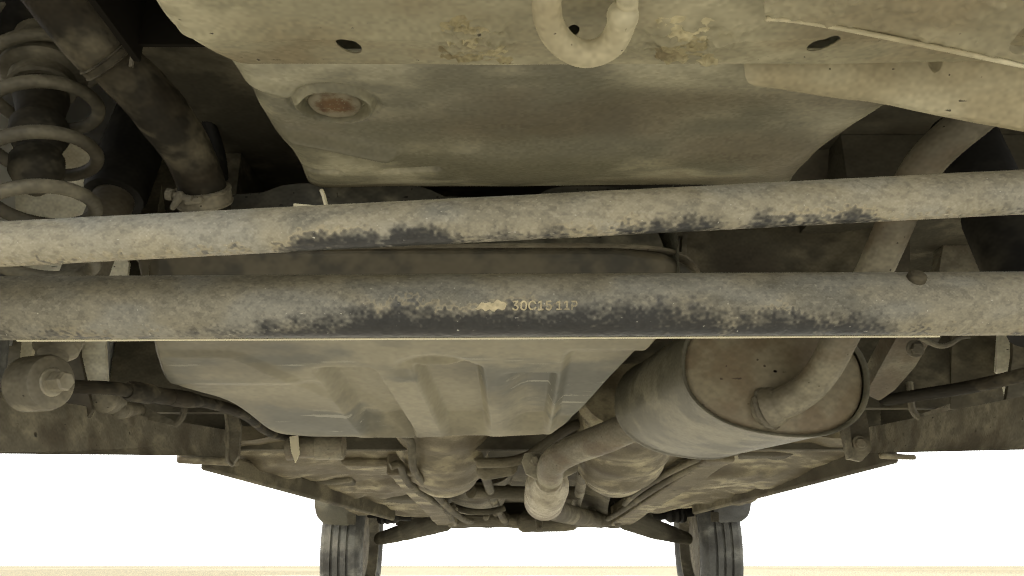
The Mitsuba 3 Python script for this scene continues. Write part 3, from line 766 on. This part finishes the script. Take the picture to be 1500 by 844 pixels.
# ------------------------------------------------------------------ trailing arms, pivots, brackets
def arm_bar(c0, c1, label, holes):
    """Channel arm lofted between two end outlines."""
    A, B = np.array(pts(*c0)), np.array(pts(*c1))
    V, n = [], 26
    for i in range(n):
        q = A + (B - A) * i / (n - 1)
        V.append(np.vstack([q, q + [0.0, 0.0, 0.0]])[:len(q)])
    P = np.stack(V)                                            # (n, corners, 3)
    P = np.concatenate([P, P[:, :1]], 1)
    m = len(c0)
    Vv = P[:, :m].reshape(-1, 3)
    Fc = []
    for i in range(n - 1):
        for k in range(m):
            a, b = i * m + k, i * m + (k + 1) % m
            Fc += [[a, b, b + m], [a, b + m, a + m]]
    for k in range(1, m - 1):
        Fc += [[0, k + 1, k], [(n - 1) * m, (n - 1) * m + k, (n - 1) * m + k + 1]]
    mesh = fix(trimesh.Trimesh(Vv, Fc, process=False))
    for (px, py, _, r) in holes:
        best = min(np.linspace(0, 1, 400), key=lambda t: abs(750 + F * (lambda q: q[0] / (q[1] * CP + q[2] * SP))((A[:2].mean(0)) * (1 - t) + B[:2].mean(0) * t) - px))
        q = A[:2].mean(0) * (1 - best) + B[:2].mean(0) * best
        q = np.array([q[0], q[1], q[1] * ray(px, py)[2] / ray(px, py)[1]])
        cyl = trimesh.creation.cylinder(r, 0.05, sections=20)
        cyl.apply_transform(trimesh.geometry.align_vectors([0, 0, 1], [1.0, -0.25, 0.0]))
        cyl.apply_translation(q)
        mesh = cut(mesh, fix(cyl))
    return part('trailing_arm', mesh, 'mat_arm', label, smooth=30)


arm_bar([(-120, 572, 0.80), (-118, 658, 0.80), (-112, 663, 0.81), (-60, 664, 0.86), (-40, 640, 0.90), (-50, 566, 0.88), (-112, 566, 0.81)],
        [(322, 631, 1.62), (322, 664, 1.62), (325, 667.5, 1.63), (345, 668, 1.67), (348, 660, 1.69), (346, 632, 1.68), (326, 629, 1.63)],
        'dusty trailing arm reaching the bracket beside the tank', [(53, 637, 0.985, 0.0035), (190, 635, 1.225, 0.0028), (276, 640, 1.45, 0.003)])
arm_bar([(1640, 572, 0.80), (1638, 650, 0.80), (1632, 656, 0.81), (1580, 657, 0.86), (1560, 640, 0.90), (1570, 566, 0.88), (1632, 566, 0.81)],
        [(1284, 626, 1.62), (1284, 659, 1.62), (1281, 663, 1.63), (1262, 664, 1.67), (1260, 655, 1.69), (1262, 628, 1.68), (1280, 624, 1.63)],
        'dusty trailing arm reaching the bracket beside the silencer', [(1435, 630, 1.15, 0.0035), (1332, 636, 1.43, 0.003)])
br = part('arm_bracket', join(plate([(330, 592, 1.56), (344, 598, 1.56), (352, 622, 1.56), (349, 668, 1.56), (340, 681, 1.56), (329, 678, 1.56), (332, 640, 1.56), (331, 612, 1.56)], 0.012, bevel=0.003),
                              sweep(spline(pts((325, 592, 1.55), (332, 614, 1.55), (333, 650, 1.55), (336, 676, 1.55), (342, 682, 1.55)), 24), 0.0035, 8)), 'mat_arm', 'bent pivot bracket left of the fuel tank')
br2 = part('arm_bracket', join(plate([(1238, 606, 1.55), (1268, 600, 1.55), (1272, 622, 1.55), (1277, 660, 1.55), (1262, 676, 1.55), (1248, 673, 1.55), (1243, 640, 1.55)], 0.012, bevel=0.004),
                               plate([(1237, 604, 1.54), (1243, 606, 1.54), (1250, 672, 1.54), (1245, 672, 1.54), (1236, 630, 1.54)], 0.02)), 'mat_arm', 'pivot bracket with round bolt beside silencer')
bolt(at(1259, 649, 1.545), (-0.1, -1, -0.15), 0.0095, 0.012, 'mat_pipe', br2, 'round pivot bolt')
part('jacking_pad', join(hull([(at(264, 674, 1.66), 0.0065), (at(345, 677, 1.66), 0.008), (at(264, 668, 1.74), 0.007), (at(345, 670, 1.80), 0.01)])), 'mat_floor', 'flat pale jacking flange under the left pivot')
part('jacking_pad', join(hull([(at(1292, 668, 1.66), 0.006), (at(1338, 670, 1.66), 0.005), (at(1292, 668, 1.74), 0.006), (at(1338, 670, 1.72), 0.005)])), 'mat_floor', 'flat pale jacking flange under the right pivot')

# brake cables
cab = spline(pts((100, 566, 0.98), (150, 568, 1.0), (175, 570, 1.02), (200, 576, 1.06), (260, 583, 1.15), (330, 597, 1.30), (365, 612, 1.42), (392, 632, 1.55), (440, 640, 1.66)), 80)
ck = part('brake_cable', sweep(cab, 0.0085, 16), 'mat_hose', 'black brake cable passing under the tank edge')
part('sleeve', join(turned(cab[12], cab[24], [(0, 0.010), (0.1, 0.0135), (0.5, 0.0135), (0.6, 0.0115), (1, 0.0115)], 20), turned(cab[24], cab[32], [(0, 0.012), (0.5, 0.0125), (1, 0.009)], 20)), 'mat_hose', 'thick rubber sleeve', ck)
cab2 = spline(pts((1560, 535, 1.05), (1500, 549, 1.08), (1430, 565, 1.16), (1350, 578, 1.28), (1270, 592, 1.40), (1200, 610, 1.55)), 60)
part('brake_cable', sweep(cab2, 0.0095, 16), 'mat_hose', 'dusty brake cable beside the silencer')
for q in (sweep(spline(pts((268, 590, 1.2), (269, 605, 1.2), (262, 618, 1.2), (256, 622, 1.2)), 20), 0.005, 8), plate([(204, 592, 1.3), (258, 618, 1.3), (256, 624, 1.3), (204, 612, 1.3)], 0.008)):
    part('cable_bracket', q, 'mat_spring', smooth=30)
part('cable_bracket', join(sweep(spline(pts((1332, 560, 1.35), (1334, 585, 1.35), (1340, 606, 1.35), (1352, 612, 1.35)), 20), 0.006, 8), plate([(1345, 608, 1.36), (1352, 614, 1.36), (1400, 598, 1.36), (1396, 590, 1.36)], 0.008)), 'mat_pipe', smooth=30)
for q in (plate([(175, 560, 1.5), (330, 580, 1.62), (330, 640, 1.62), (160, 640, 1.5)], 0.01), plate([(1290, 560, 1.62), (1480, 540, 1.45), (1490, 630, 1.45), (1290, 650, 1.62)], 0.01)):
    part('inner_sill', q, 'mat_dark', smooth=False)
part('cable_hose', join(hull([(at(152, 585, 1.15), 0.020), (at(165, 588, 1.2), 0.020)]), hull([(at(170, 600, 1.2), 0.014), (at(200, 602, 1.3), 0.014)])), 'mat_arm')

# upper link with bolt at the right
lk = part('upper_link', plate([(1268, 585, 1.22), (1268, 556, 1.22), (1318, 488, 1.10), (1372, 488, 1.10), (1340, 534, 1.17), (1310, 570, 1.22), (1290, 592, 1.24)], 0.03, bevel=0.004), 'mat_pipe', 'pressed steel link right of the silencer', smooth=25)
bolt(at(1340, 511, 1.105), (0.0, -1, -0.25), 0.0085, 0.010, 'mat_arm', lk, 'hexagon bolt in link')
lip_arc = spline(pts((1346, 494, 1.08), (1362, 502, 1.08), (1378, 507, 1.08), (1392, 504, 1.08), (1402, 497, 1.08), (1420, 493, 1.08)), 30)
part('link_bracket', join(sweep(lip_arc, 0.0035, 10), plate([(1350, 492, 1.09), (1380, 492, 1.09), (1372, 505, 1.09), (1362, 502, 1.09)], 0.01)), 'mat_spring')
part('side_wall', plate([(1395, 470, 1.35), (1462, 470, 1.35), (1462, 600, 1.36), (1392, 600, 1.36)], 0.01), 'mat_brown', smooth=False)

# ------------------------------------------------------------------ exhaust
def oval_ring(c, a, b, n=72, e=2.35):
    th = np.linspace(0, 2 * np.pi, n, endpoint=False)
    ct, st = np.cos(th), np.sin(th)
    return np.c_[c[0] + a * np.sign(ct) * np.abs(ct) ** (2 / e), np.full(n, 0.0), c[2] + b * np.sign(st) * np.abs(st) ** (2 / e)] + [0, c[1], 0]


M0, M1 = at(1134, 545, 0.98), at(1006, 598, 1.30)
MA, MB = 0.1135, 0.0775
prof = [(0.0, 0.955), (-0.006, 0.965), (-0.010, 0.985), (-0.010, 1.006), (0.002, 1.010), (0.010, 1.0), (0.05, 1.0), (0.3, 1.004), (0.6, 1.004), (0.95, 1.0), (0.965, 1.0), (0.975, 1.02), (0.995, 1.02), (1.0, 0.97), (1.02, 0.85), (1.03, 0.6)]
rings = []
for s, sc in prof:
    c = M0 + (M1 - M0) * s
    tw = math.radians(8)
    r = oval_ring((0, 0, 0), MA * sc, MB * sc)
    rings.append(np.c_[r[:, 0] * math.cos(tw) + r[:, 2] * math.sin(tw), r[:, 1], -r[:, 0] * math.sin(tw) + r[:, 2] * math.cos(tw)] + c)
V = np.vstack(rings + [[M1 + (M1 - M0) * 0.03]])
n, Fc = 72, []
for i in range(len(prof) - 1):
    for k in range(n):
        a, b = i * n + k, i * n + (k + 1) % n
        Fc += [[a, b, b + n], [a, b + n, a + n]]
for k in range(n):
    Fc.append([len(V) - 1, (len(prof) - 1) * n + k, (len(prof) - 1) * n + (k + 1) % n])
muf = part('silencer', trimesh.Trimesh(V, Fc), 'mat_muffler', 'oval exhaust silencer with crimped end rim', smooth=40)
# end plate, domed slightly and set inside the rim
er = []
for q in (1.0, 0.96, 0.9, 0.75, 0.5, 0.25, 0.02):
    r = rings[0] - M0
    er.append(M0 + r * q * 1.0 + np.array([0.0, 0.006 - 0.010 * (1 - q ** 2) ** 0.5 * (q < 0.97), 0]))
Ve = np.vstack(er)
Fe = []
for i in range(len(er) - 1):
    for k in range(n):
        a, b = i * n + k, i * n + (k + 1) % n
        Fe += [[a, b, b + n], [a, b + n, a + n]]
part('end_plate', trimesh.Trimesh(Ve, Fe), 'mat_muffler_end', 'rust tinted silencer end plate', muf, 40)
tp = spline(pts((1120, 600, 0.985), (1142, 592, 0.968), (1172, 577, 0.955), (1204, 545, 0.935), (1235, 488, 0.90), (1284, 390, 0.84), (1318, 310, 0.79), (1352, 243, 0.745), (1400, 195, 0.715), (1470, 135, 0.69)), 90)
part('tail_pipe', rough_up(sweep(tp, np.r_[np.full(3, 0.0215), np.full(87, 0.0190)], 40), 0.0008, 50, 7), 'mat_pipe', 'dusty tail pipe bending up from the silencer', muf, 50)
part('weld_bead', rough_up(turned(tp[1], tp[3], [(0, 0.021), (0.2, 0.0265), (0.6, 0.0265), (1, 0.021)], 60), 0.006, 160, 3), 'mat_arm', 'rough weld round tail pipe', muf, 50)
part('pipe_collar', turned(tp[3] - (tp[6] - tp[2]) * 0.3, tp[6], [(0, 0.0245), (0.5, 0.0235), (0.85, 0.0215), (1, 0.0195)], 36), 'mat_pipe', 'welded collar at tail pipe root', muf, 40)
ip = spline(pts((985, 596, 1.29), (930, 622, 1.33), (880, 644, 1.39), (838, 660, 1.46), (814, 674, 1.50), (806, 690, 1.55), (803, 706, 1.62)), 60)
exh = part('front_pipe', sweep(ip, 0.0255, 32), 'mat_pipe', 'brown exhaust pipe bending down into a flange', smooth=50)
fl = plate([(768, 664, 1.56), (784, 662, 1.56), (822, 672, 1.56), (842, 662, 1.56), (849, 672, 1.56), (846, 690, 1.56), (815, 706, 1.56), (797, 708, 1.56), (770, 694, 1.56), (764, 676, 1.56)], 0.010, bevel=0.004)
part('flange', fl, 'mat_pipe', 'bolted pipe flange', exh, 25)
for px, py in ((783, 674), (840, 676)):
    bolt(at(px, py, 1.555), (0, -1, -0.1), 0.0075, 0.016, 'mat_arm', exh)
part('resonator', turned(at(804, 702, 1.575), at(796, 737, 1.86), [(0, 0.025), (0.1, 0.029), (0.2, 0.0415), (0.3, 0.0435), (0.86, 0.0435), (0.95, 0.038), (1, 0.022), (1.02, 0.0)], 40), 'mat_res', 'pale rounded resonator below the flange')
part('down_pipe', sweep(spline(pts((797, 738, 1.85), (815, 748, 2.1), (850, 757, 2.5), (880, 762, 2.9)), 30), 0.026, 24), 'mat_brown', 'rusty down pipe running to the engine')

# ------------------------------------------------------------------ front floor
def floor_disp(P):
    x, y = P[..., 0], P[..., 1]
    d = 0.030 * (meshkit.fbm(P * [7, 4, 5], 3, 51) - 0.5) + 0.012 * (meshkit.fbm(P * [22, 14, 5], 2, 52) - 0.5)
    d += 0.008 * np.tanh(4 * np.sin(y * 16 + 3 * x)) * np.exp(-((meshkit.fbm(P * [5, 3, 3], 2, 54) - 0.5) / 0.2) ** 2)
    return np.stack([0 * d, 0 * d, d], -1)


lf = surf([[(318, 655, 1.70), (420, 640, 1.72), (520, 634, 1.74), (640, 630, 1.76)], [(352, 675, 1.86), (450, 668, 1.88), (520, 664, 1.88), (620, 664, 1.88)], [(420, 705, 2.15), (500, 704, 2.15), (560, 704, 2.15), (630, 702, 2.15)], [(490, 738, 2.55), (540, 738, 2.55), (580, 738, 2.55), (640, 738, 2.55)], [(524, 752, 2.78), (560, 752, 2.78), (600, 752, 2.78), (650, 752, 2.78)]], 110, 90, True, floor_disp)
part('floor_pan', grid_solid(lf, (0, 0.0, 0.03)), 'mat_floor', 'brown stained floor pan left of the tunnel')
rf = surf([[(1270, 640, 1.70), (1180, 634, 1.72), (1080, 630, 1.74), (940, 630, 1.76)], [(1240, 668, 1.86), (1150, 664, 1.88), (1080, 662, 1.88), (960, 662, 1.88)], [(1160, 704, 2.15), (1090, 704, 2.15), (1030, 704, 2.15), (950, 702, 2.15)], [(1090, 734, 2.55), (1040, 736, 2.55), (1000, 738, 2.55), (930, 738, 2.55)], [(1042, 748, 2.78), (1010, 750, 2.78), (980, 751, 2.78), (920, 752, 2.78)]], 110, 90, True, floor_disp)
part('floor_pan', grid_solid(rf, (0, 0.0, 0.03)), 'mat_floor', 'brown stained floor pan right of the tunnel')


def sill(a, b, label):
    A0, B0 = at(*a), at(*b)
    m = hull([(A0, 0.007), (A0 + [0, 0, 0.03], 0.007), (B0, 0.008), (B0 + [0, 0, 0.035], 0.008)], 0.06)
    return part('sill', m, 'mat_brown', label, smooth=40)


sill((300, 684, 1.72), (575, 759, 2.72), 'brown sill flange along the left floor edge')
sill((1310, 674, 1.72), (1018, 750, 2.72), 'brown sill flange along the right floor edge')


def rail(a, b, w, h, label, mat='mat_floor'):
    A0, B0 = at(*a), at(*b)
    ms = []
    balls = []
    for q in (A0, B0):
        for sx in (-1, 1):
            balls += [(q + [sx * w, 0, 0], 0.006), (q + [sx * w, 0, h], 0.006)]
    m = rough_up(hull(balls, 0.02), 0.008, 14, 4)
    return part('floor_rail', m, mat, label, smooth=40)


r1 = rail((588, 692, 1.88), (655, 768, 2.80), 0.026, 0.05, 'pale box rail under the left floor')
r2 = rail((1055, 672, 1.86), (908, 768, 2.80), 0.026, 0.05, 'pale box rail under the right floor')
for (px, py, Y) in ((604, 710, 2.07), (622, 730, 2.26), (638, 747, 2.48), (648, 758, 2.64)):
    part('rail_hole', turned(at(px, py, Y) + [0, 0, 0.006], at(px, py, Y) + [0, 0, -0.0015], [(0, 0.012), (1, 0.011)], 16), 'mat_dark', 'dark slot in rail', r1)
for (px, py, Y) in ((985, 718, 2.2), (945, 744, 2.5)):
    part('rail_hole', turned(at(px, py, Y) + [0, 0, 0.006], at(px, py, Y) + [0, 0, -0.0015], [(0, 0.012), (1, 0.011)], 16), 'mat_dark', 'dark slot in rail', r2)
for q, lab in (([(565, 634, 1.60), (590, 636, 1.62), (602, 648, 1.66), (604, 675, 1.72), (615, 700, 1.88), (648, 735, 2.15), (690, 764, 2.6)], 'fuel line hooking round the tunnel'),
               ([(572, 684, 1.78), (582, 680, 1.79), (590, 692, 1.86), (625, 728, 2.15), (662, 762, 2.6)], 'brake line clipped along the left rail'),
               ([(1085, 656, 1.80), (1000, 692, 2.0), (930, 735, 2.35), (890, 760, 2.65)], 'brake line along the right rail'),
               ([(1070, 652, 1.80), (980, 692, 2.02), (915, 738, 2.4)], 'fuel line along the right rail')):
    part('fuel_line', sweep(spline(pts(*q), 50), 0.0085, 12), 'mat_brown', lab, smooth=50)
CL = np.random.default_rng(11)
for k, (px, py, Y, w, d, h) in enumerate(((548, 690, 2.0, 0.05, 0.09, 0.012), (500, 716, 2.3, 0.04, 0.12, 0.012), (560, 722, 2.35, 0.05, 0.05, 0.014), (590, 738, 2.55, 0.045, 0.08, 0.02), (470, 690, 2.0, 0.03, 0.1, 0.012),
                                          (1110, 688, 2.0, 0.05, 0.09, 0.012), (1050, 716, 2.3, 0.04, 0.12, 0.012), (1010, 730, 2.45, 0.05, 0.06, 0.014), (1160, 668, 1.88, 0.05, 0.06, 0.014), (985, 742, 2.6, 0.04, 0.08, 0.016))):
    q = at(px, py, Y) + [0, 0, 0.012]
    part('floor_stiffener', rough_up(hull([(q + [sx * w, sy * d, 0.0 + 0.004 * k % 3], h) for sx in (-1, 1) for sy in (-1, 1)], 0.02), 0.006, 30, k), ('mat_floor', 'mat_brown')[k % 2], None, CAR, 40)
for k, (px, py, Y) in enumerate(((610, 697, 1.95), (628, 716, 2.1), (645, 733, 2.25), (660, 748, 2.45), (1012, 690, 2.0), (972, 712, 2.2), (930, 737, 2.45), (712, 700, 2.0), (742, 722, 2.3), (845, 725, 2.3), (860, 700, 2.0))):
    q = at(px, py, Y)
    part('line_clip', join(hull([(q + [-0.016, 0, 0.004], 0.006), (q + [0.016, 0.004, 0.004], 0.006)]), hull([(q + [0.0, -0.008, 0], 0.008), (q + [0.004, 0.012, 0.014], 0.010)])), ('mat_arm', 'mat_brown', 'mat_dark')[k % 3], None, CAR, 40)
for k, q in enumerate(([(700, 668, 1.8), (712, 700, 2.0), (724, 735, 2.5), (740, 765, 2.85)], [(855, 690, 1.95), (850, 715, 2.2), (842, 745, 2.6), (830, 768, 2.9)], [(690, 720, 2.2), (760, 722, 2.3), (850, 722, 2.3)], [(665, 742, 2.5), (700, 750, 2.5), (740, 744, 2.5)])):
    part('tunnel_pipe', sweep(spline(pts(*q), 40), (0.012, 0.014, 0.018, 0.009)[k], 14), ('mat_brown', 'mat_arm', 'mat_brown', 'mat_dark')[k], None, CAR, 50)
part('filter', turned(at(420, 655, 1.64), at(505, 654, 1.64), [(0, 0.020), (0.02, 0.026), (0.10, 0.026), (0.14, 0.022), (0.50, 0.022), (0.52, 0.026), (0.98, 0.026), (1, 0.02)], 32), 'mat_pipe', 'dull cylinder below the front of the tank')
part('filter_strap', plate([(424, 640, 1.60), (436, 638, 1.60), (438, 665, 1.60), (432, 678, 1.60), (426, 660, 1.60)], 0.006), 'mat_clip', 'pale bracket on the cylinder')


def bulge(c0, c1, r, label):
    A0, B0 = at(*c0), at(*c1)
    prof = [(0, r * 0.95)]
    for i in range(1, 21):
        s = i / 20
        rr = r * math.sqrt(max(0.0, 1 - max(0, (s - 0.45) / 0.55) ** 2.4))
        prof.append((s, rr + 0.0045 * math.sin(s * 30) * (s < 0.95)))
    m = turned(A0, B0, prof, 56)
    v = m.vertices.copy()
    zc = A0[2] + (B0[2] - A0[2]) * np.clip((v[:, 1] - A0[1]) / (B0[1] - A0[1]), 0, 1)
    v[:, 2] = zc + (v[:, 2] - zc) * 0.72 - 0.012
    m.vertices = v
    return part('tunnel_bulge', rough_up(m, 0.010, 16, 9), 'mat_floor', label, smooth=50)


bulge((646, 555, 1.60), (652, 706, 2.12), 0.108, 'pale pressed floor bulge left of the tunnel')
bulge((930, 570, 1.60), (898, 704, 2.12), 0.108, 'pale pressed floor bulge right of the tunnel')
tun = surf([[(640, 640, 1.9), (700, 610, 1.9), (760, 600, 1.9), (830, 605, 1.9), (930, 640, 1.9)], [(650, 715, 2.3), (700, 690, 2.3), (745, 680, 2.3), (810, 685, 2.3), (900, 715, 2.3)], [(665, 755, 2.8), (700, 742, 2.8), (740, 735, 2.8), (800, 738, 2.8), (890, 755, 2.8)]], 60, 80)
part('tunnel', grid_solid(tun, (0, 0, 0.02)), 'mat_brown', 'shadowy exhaust tunnel between the floor pans')
part('tunnel_brace', join(sweep(spline(pts((700, 678, 1.75), (740, 677, 1.75), (770, 670, 1.75), (800, 650, 1.72), (850, 620, 1.72)), 40), 0.011, 12), hull([(at(712, 690, 1.8), 0.02), (at(745, 684, 1.8), 0.02)])), 'mat_brown', 'bent brace across the tunnel', smooth=40)
sh = surf([[(655, 705, 2.35), (700, 712, 2.35), (735, 705, 2.35), (760, 670, 2.35)], [(660, 735, 2.55), (700, 742, 2.55), (732, 733, 2.55), (752, 700, 2.55)], [(672, 752, 2.7), (700, 755, 2.7), (728, 748, 2.7), (745, 720, 2.7)]], 40, 60)
part('heat_shield', grid_solid(sh, (0, 0.005, 0.01)), 'mat_arm', 'curved shield left of the resonator')

# ------------------------------------------------------------------ engine bay underside and front suspension
sub = part('front_subframe', join(
    rough_up(hull([(at(640, 762, 2.95), 0.026), (at(920, 762, 2.95), 0.026), (at(640, 745, 3.1), 0.02), (at(920, 745, 3.1), 0.02)], 0.03), 0.012, 20, 3),
    rough_up(hull([(at(770, 765, 2.85), 0.03), (at(835, 766, 2.85), 0.028), (at(800, 745, 2.9), 0.05)], 0.02), 0.014, 26, 4),
    rough_up(hull([(at(680, 760, 2.85), 0.028), (at(735, 760, 2.85), 0.025), (at(715, 735, 2.9), 0.04)], 0.02), 0.014, 26, 5),
    rough_up(hull([(at(860, 758, 2.8), 0.028), (at(905, 760, 2.8), 0.022), (at(880, 735, 2.85), 0.04)], 0.02), 0.014, 26, 6)), 'mat_brown', 'grimy front subframe and gearbox in silhouette', smooth=45)
for (px, py, Y) in ((712, 758, 2.72), (726, 752, 2.7), (868, 762, 2.7), (846, 768, 2.72), (660, 768, 2.75), (905, 769, 2.75), (790, 774, 2.75)):
    part('bolt', hull([(at(px, py, Y), 0.010), (at(px, py, Y) + [0, 0.03, 0.03], 0.014)]), 'mat_arm', None, sub, 40)


def front_corner(cx, sgn, arm_px, lab, Y=3.10, z=0.075):
    """Front wheel with its tyre, steel rim, brake disc and hub; control arm and liner beside it."""
    C = np.array([cx, Y, z])
    w = part('front_wheel' if arm_px else 'rear_wheel', turned(C - [0.02 * sgn, 0, 0], C + [0.02 * sgn, 0, 0], [(0, 0.03), (0.2, 0.045), (0.8, 0.045), (1, 0.03)], 24), 'mat_hose', f'{lab} front wheel hanging below the sill' if arm_px else f'{lab} rear wheel at the axle end')
    hw = 0.069
    tp_ = []
    gro = [-0.026, 0.0, 0.026]
    R = 0.272
    pr = [(-hw * 0.80, 0.175), (-hw * 0.98, 0.205), (-hw, 0.225), (-hw * 0.96, 0.25), (-hw * 0.86, R - 0.006), (-hw * 0.74, R - 0.001)]
    for gx in gro:
        pr += [(gx - 0.0045, R), (gx - 0.0035, R - 0.008), (gx + 0.0035, R - 0.008), (gx + 0.0045, R)]
    pr += [(hw * 0.74, R - 0.001), (hw * 0.86, R - 0.006), (hw * 0.96, 0.25), (hw, 0.225), (hw * 0.98, 0.205), (hw * 0.80, 0.175)]
    n = 96
    V, Fc = [], []
    for k in range(n):
        th = 2 * np.pi * k / n
        for q, r in pr:
            V.append([C[0] + q, C[1] + r * math.cos(th), C[2] + r * math.sin(th)])
    m = len(pr)
    for k in range(n):
        for j in range(m - 1):
            a, b = k * m + j, ((k + 1) % n) * m + j
            Fc += [[a, b, b + 1], [a, b + 1, a + 1]]
    part('tyre', trimesh.Trimesh(V, Fc, process=False), 'mat_tyre', 'grey tyre with straight tread grooves', w, 28)
    # sipes: short cross cuts on the outer ribs, as thin raised blocks between them
    rp = [(-0.062, 0.178), (-0.060, 0.172), (-0.045, 0.168), (0.03, 0.160), (0.045, 0.168), (0.060, 0.172), (0.062, 0.178)]
    V, Fc = [], []
    for k in range(n):
        th = 2 * np.pi * k / n
        for q, r in rp:
            V.append([C[0] + q, C[1] + r * math.cos(th), C[2] + r * math.sin(th)])
    m = len(rp)
    for k in range(n):
        for j in range(m - 1):
            a, b = k * m + j, ((k + 1) % n) * m + j
            Fc += [[a, b, b + 1], [a, b + 1, a + 1]]
    face = cut(turned(C + [sgn * 0.020, 0, 0], C + [sgn * 0.034, 0, 0], [(0, 0.161), (0.5, 0.161), (1, 0.15)], 48),
               *[trimesh.creation.cylinder(0.024, 0.2, sections=20, transform=trimesh.transformations.translation_matrix(C + [0, 0.115 * math.cos(a), 0.115 * math.sin(a)]) @ trimesh.transformations.rotation_matrix(math.pi / 2, [0, 1, 0])) for a in np.linspace(0, 2 * np.pi, 8, endpoint=False)])
    part('rim', join(trimesh.Trimesh(V, Fc, process=False), face), 'mat_spring', 'dull steel rim', w, 30)
    part('brake_disc', turned(C - [sgn * 0.035, 0, 0], C - [sgn * 0.015, 0, 0], [(0, 0.06), (0.05, 0.125), (0.95, 0.125), (1, 0.06)], 48), 'mat_arm', 'brown brake disc', w, 30)
    if not arm_px:
        return w
    (ax0, ay0), (ax1, ay1), (ax2, ay2) = arm_px
    part('control_arm', rough_up(hull([(at(ax0, ay0 - 6, 2.80), 0.036), (at(ax1, ay1, 2.90), 0.026), (at(ax2, ay2, 3.02), 0.021)], 0.02), 0.005, 30, 2), 'mat_dark', f'black control arm reaching the {lab} front wheel', smooth=45)
    return w


front_corner(-0.680, -1, None, 'left', 0.72, 0.205)
front_corner(0.815, 1, None, 'right', 0.72, 0.21)
front_corner(-0.570, -1, ((650, 768), (600, 779), (556, 789)), 'left')
front_corner(0.700, 1, ((918, 766), (962, 779), (1006, 789)), 'right')
for q in (((612, 758), (655, 752)), ((948, 760), (915, 753))):
    part('arm_mount', rough_up(hull([(at(q[0][0], q[0][1], 2.9), 0.022), (at(q[1][0], q[1][1], 2.9), 0.036), (at(q[1][0], q[1][1] - 18, 2.95), 0.05)], 0.02), 0.012, 30, 4), 'mat_dark', None, CAR, 40)
part('drive_shaft', join(sweep(pts((540, 752, 3.08), (600, 757, 3.05), (650, 752, 3.0)), 0.016, 16), turned(at(556, 754, 3.06), at(585, 756, 3.05), [(0, 0.03), (0.2, 0.034), (0.3, 0.028), (0.45, 0.032), (0.6, 0.026), (0.8, 0.028), (1, 0.018)], 24)), 'mat_rubber', 'black drive shaft boot beside left wheel')
part('drive_shaft', join(sweep(pts((1015, 750, 3.08), (960, 756, 3.05), (915, 752, 3.0)), 0.016, 16), turned(at(1002, 752, 3.06), at(975, 755, 3.05), [(0, 0.03), (0.2, 0.034), (0.3, 0.028), (0.45, 0.032), (0.6, 0.026), (0.8, 0.028), (1, 0.018)], 24)), 'mat_rubber', 'black drive shaft boot beside right wheel')
part('wheel_liner', surf_l := grid_solid(surf([[(461, 715, 2.78), (500, 715, 2.77), (540, 718, 2.77)], [(461, 738, 2.78), (490, 740, 2.77), (530, 742, 2.77)], [(464, 755, 2.79), (488, 760, 2.775), (512, 763, 2.775)], [(474, 767, 2.80), (490, 769, 2.78), (510, 770, 2.78)]], 20, 24), (0, 0.015, 0.004)), 'mat_muffler', 'pale wheel arch liner over the left tyre')
part('wheel_liner', grid_solid(surf([[(1100, 712, 2.78), (1065, 714, 2.77), (1030, 716, 2.77)], [(1100, 738, 2.78), (1075, 740, 2.77), (1045, 742, 2.77)], [(1096, 755, 2.79), (1072, 760, 2.775), (1052, 763, 2.775)], [(1086, 764, 2.80), (1070, 765, 2.78), (1055, 766, 2.78)]], 20, 24), (0, 0.015, 0.004)), 'mat_tyre', 'dark wheel arch liner over the right tyre')
for q in (plate([(508, 752, 2.75), (520, 752, 2.75), (519, 768, 2.75), (509, 768, 2.75)], 0.02), plate([(1043, 750, 2.75), (1053, 750, 2.75), (1053, 764, 2.75), (1044, 764, 2.75)], 0.02)):
    part('liner_clip', q, 'mat_dark', smooth=20)
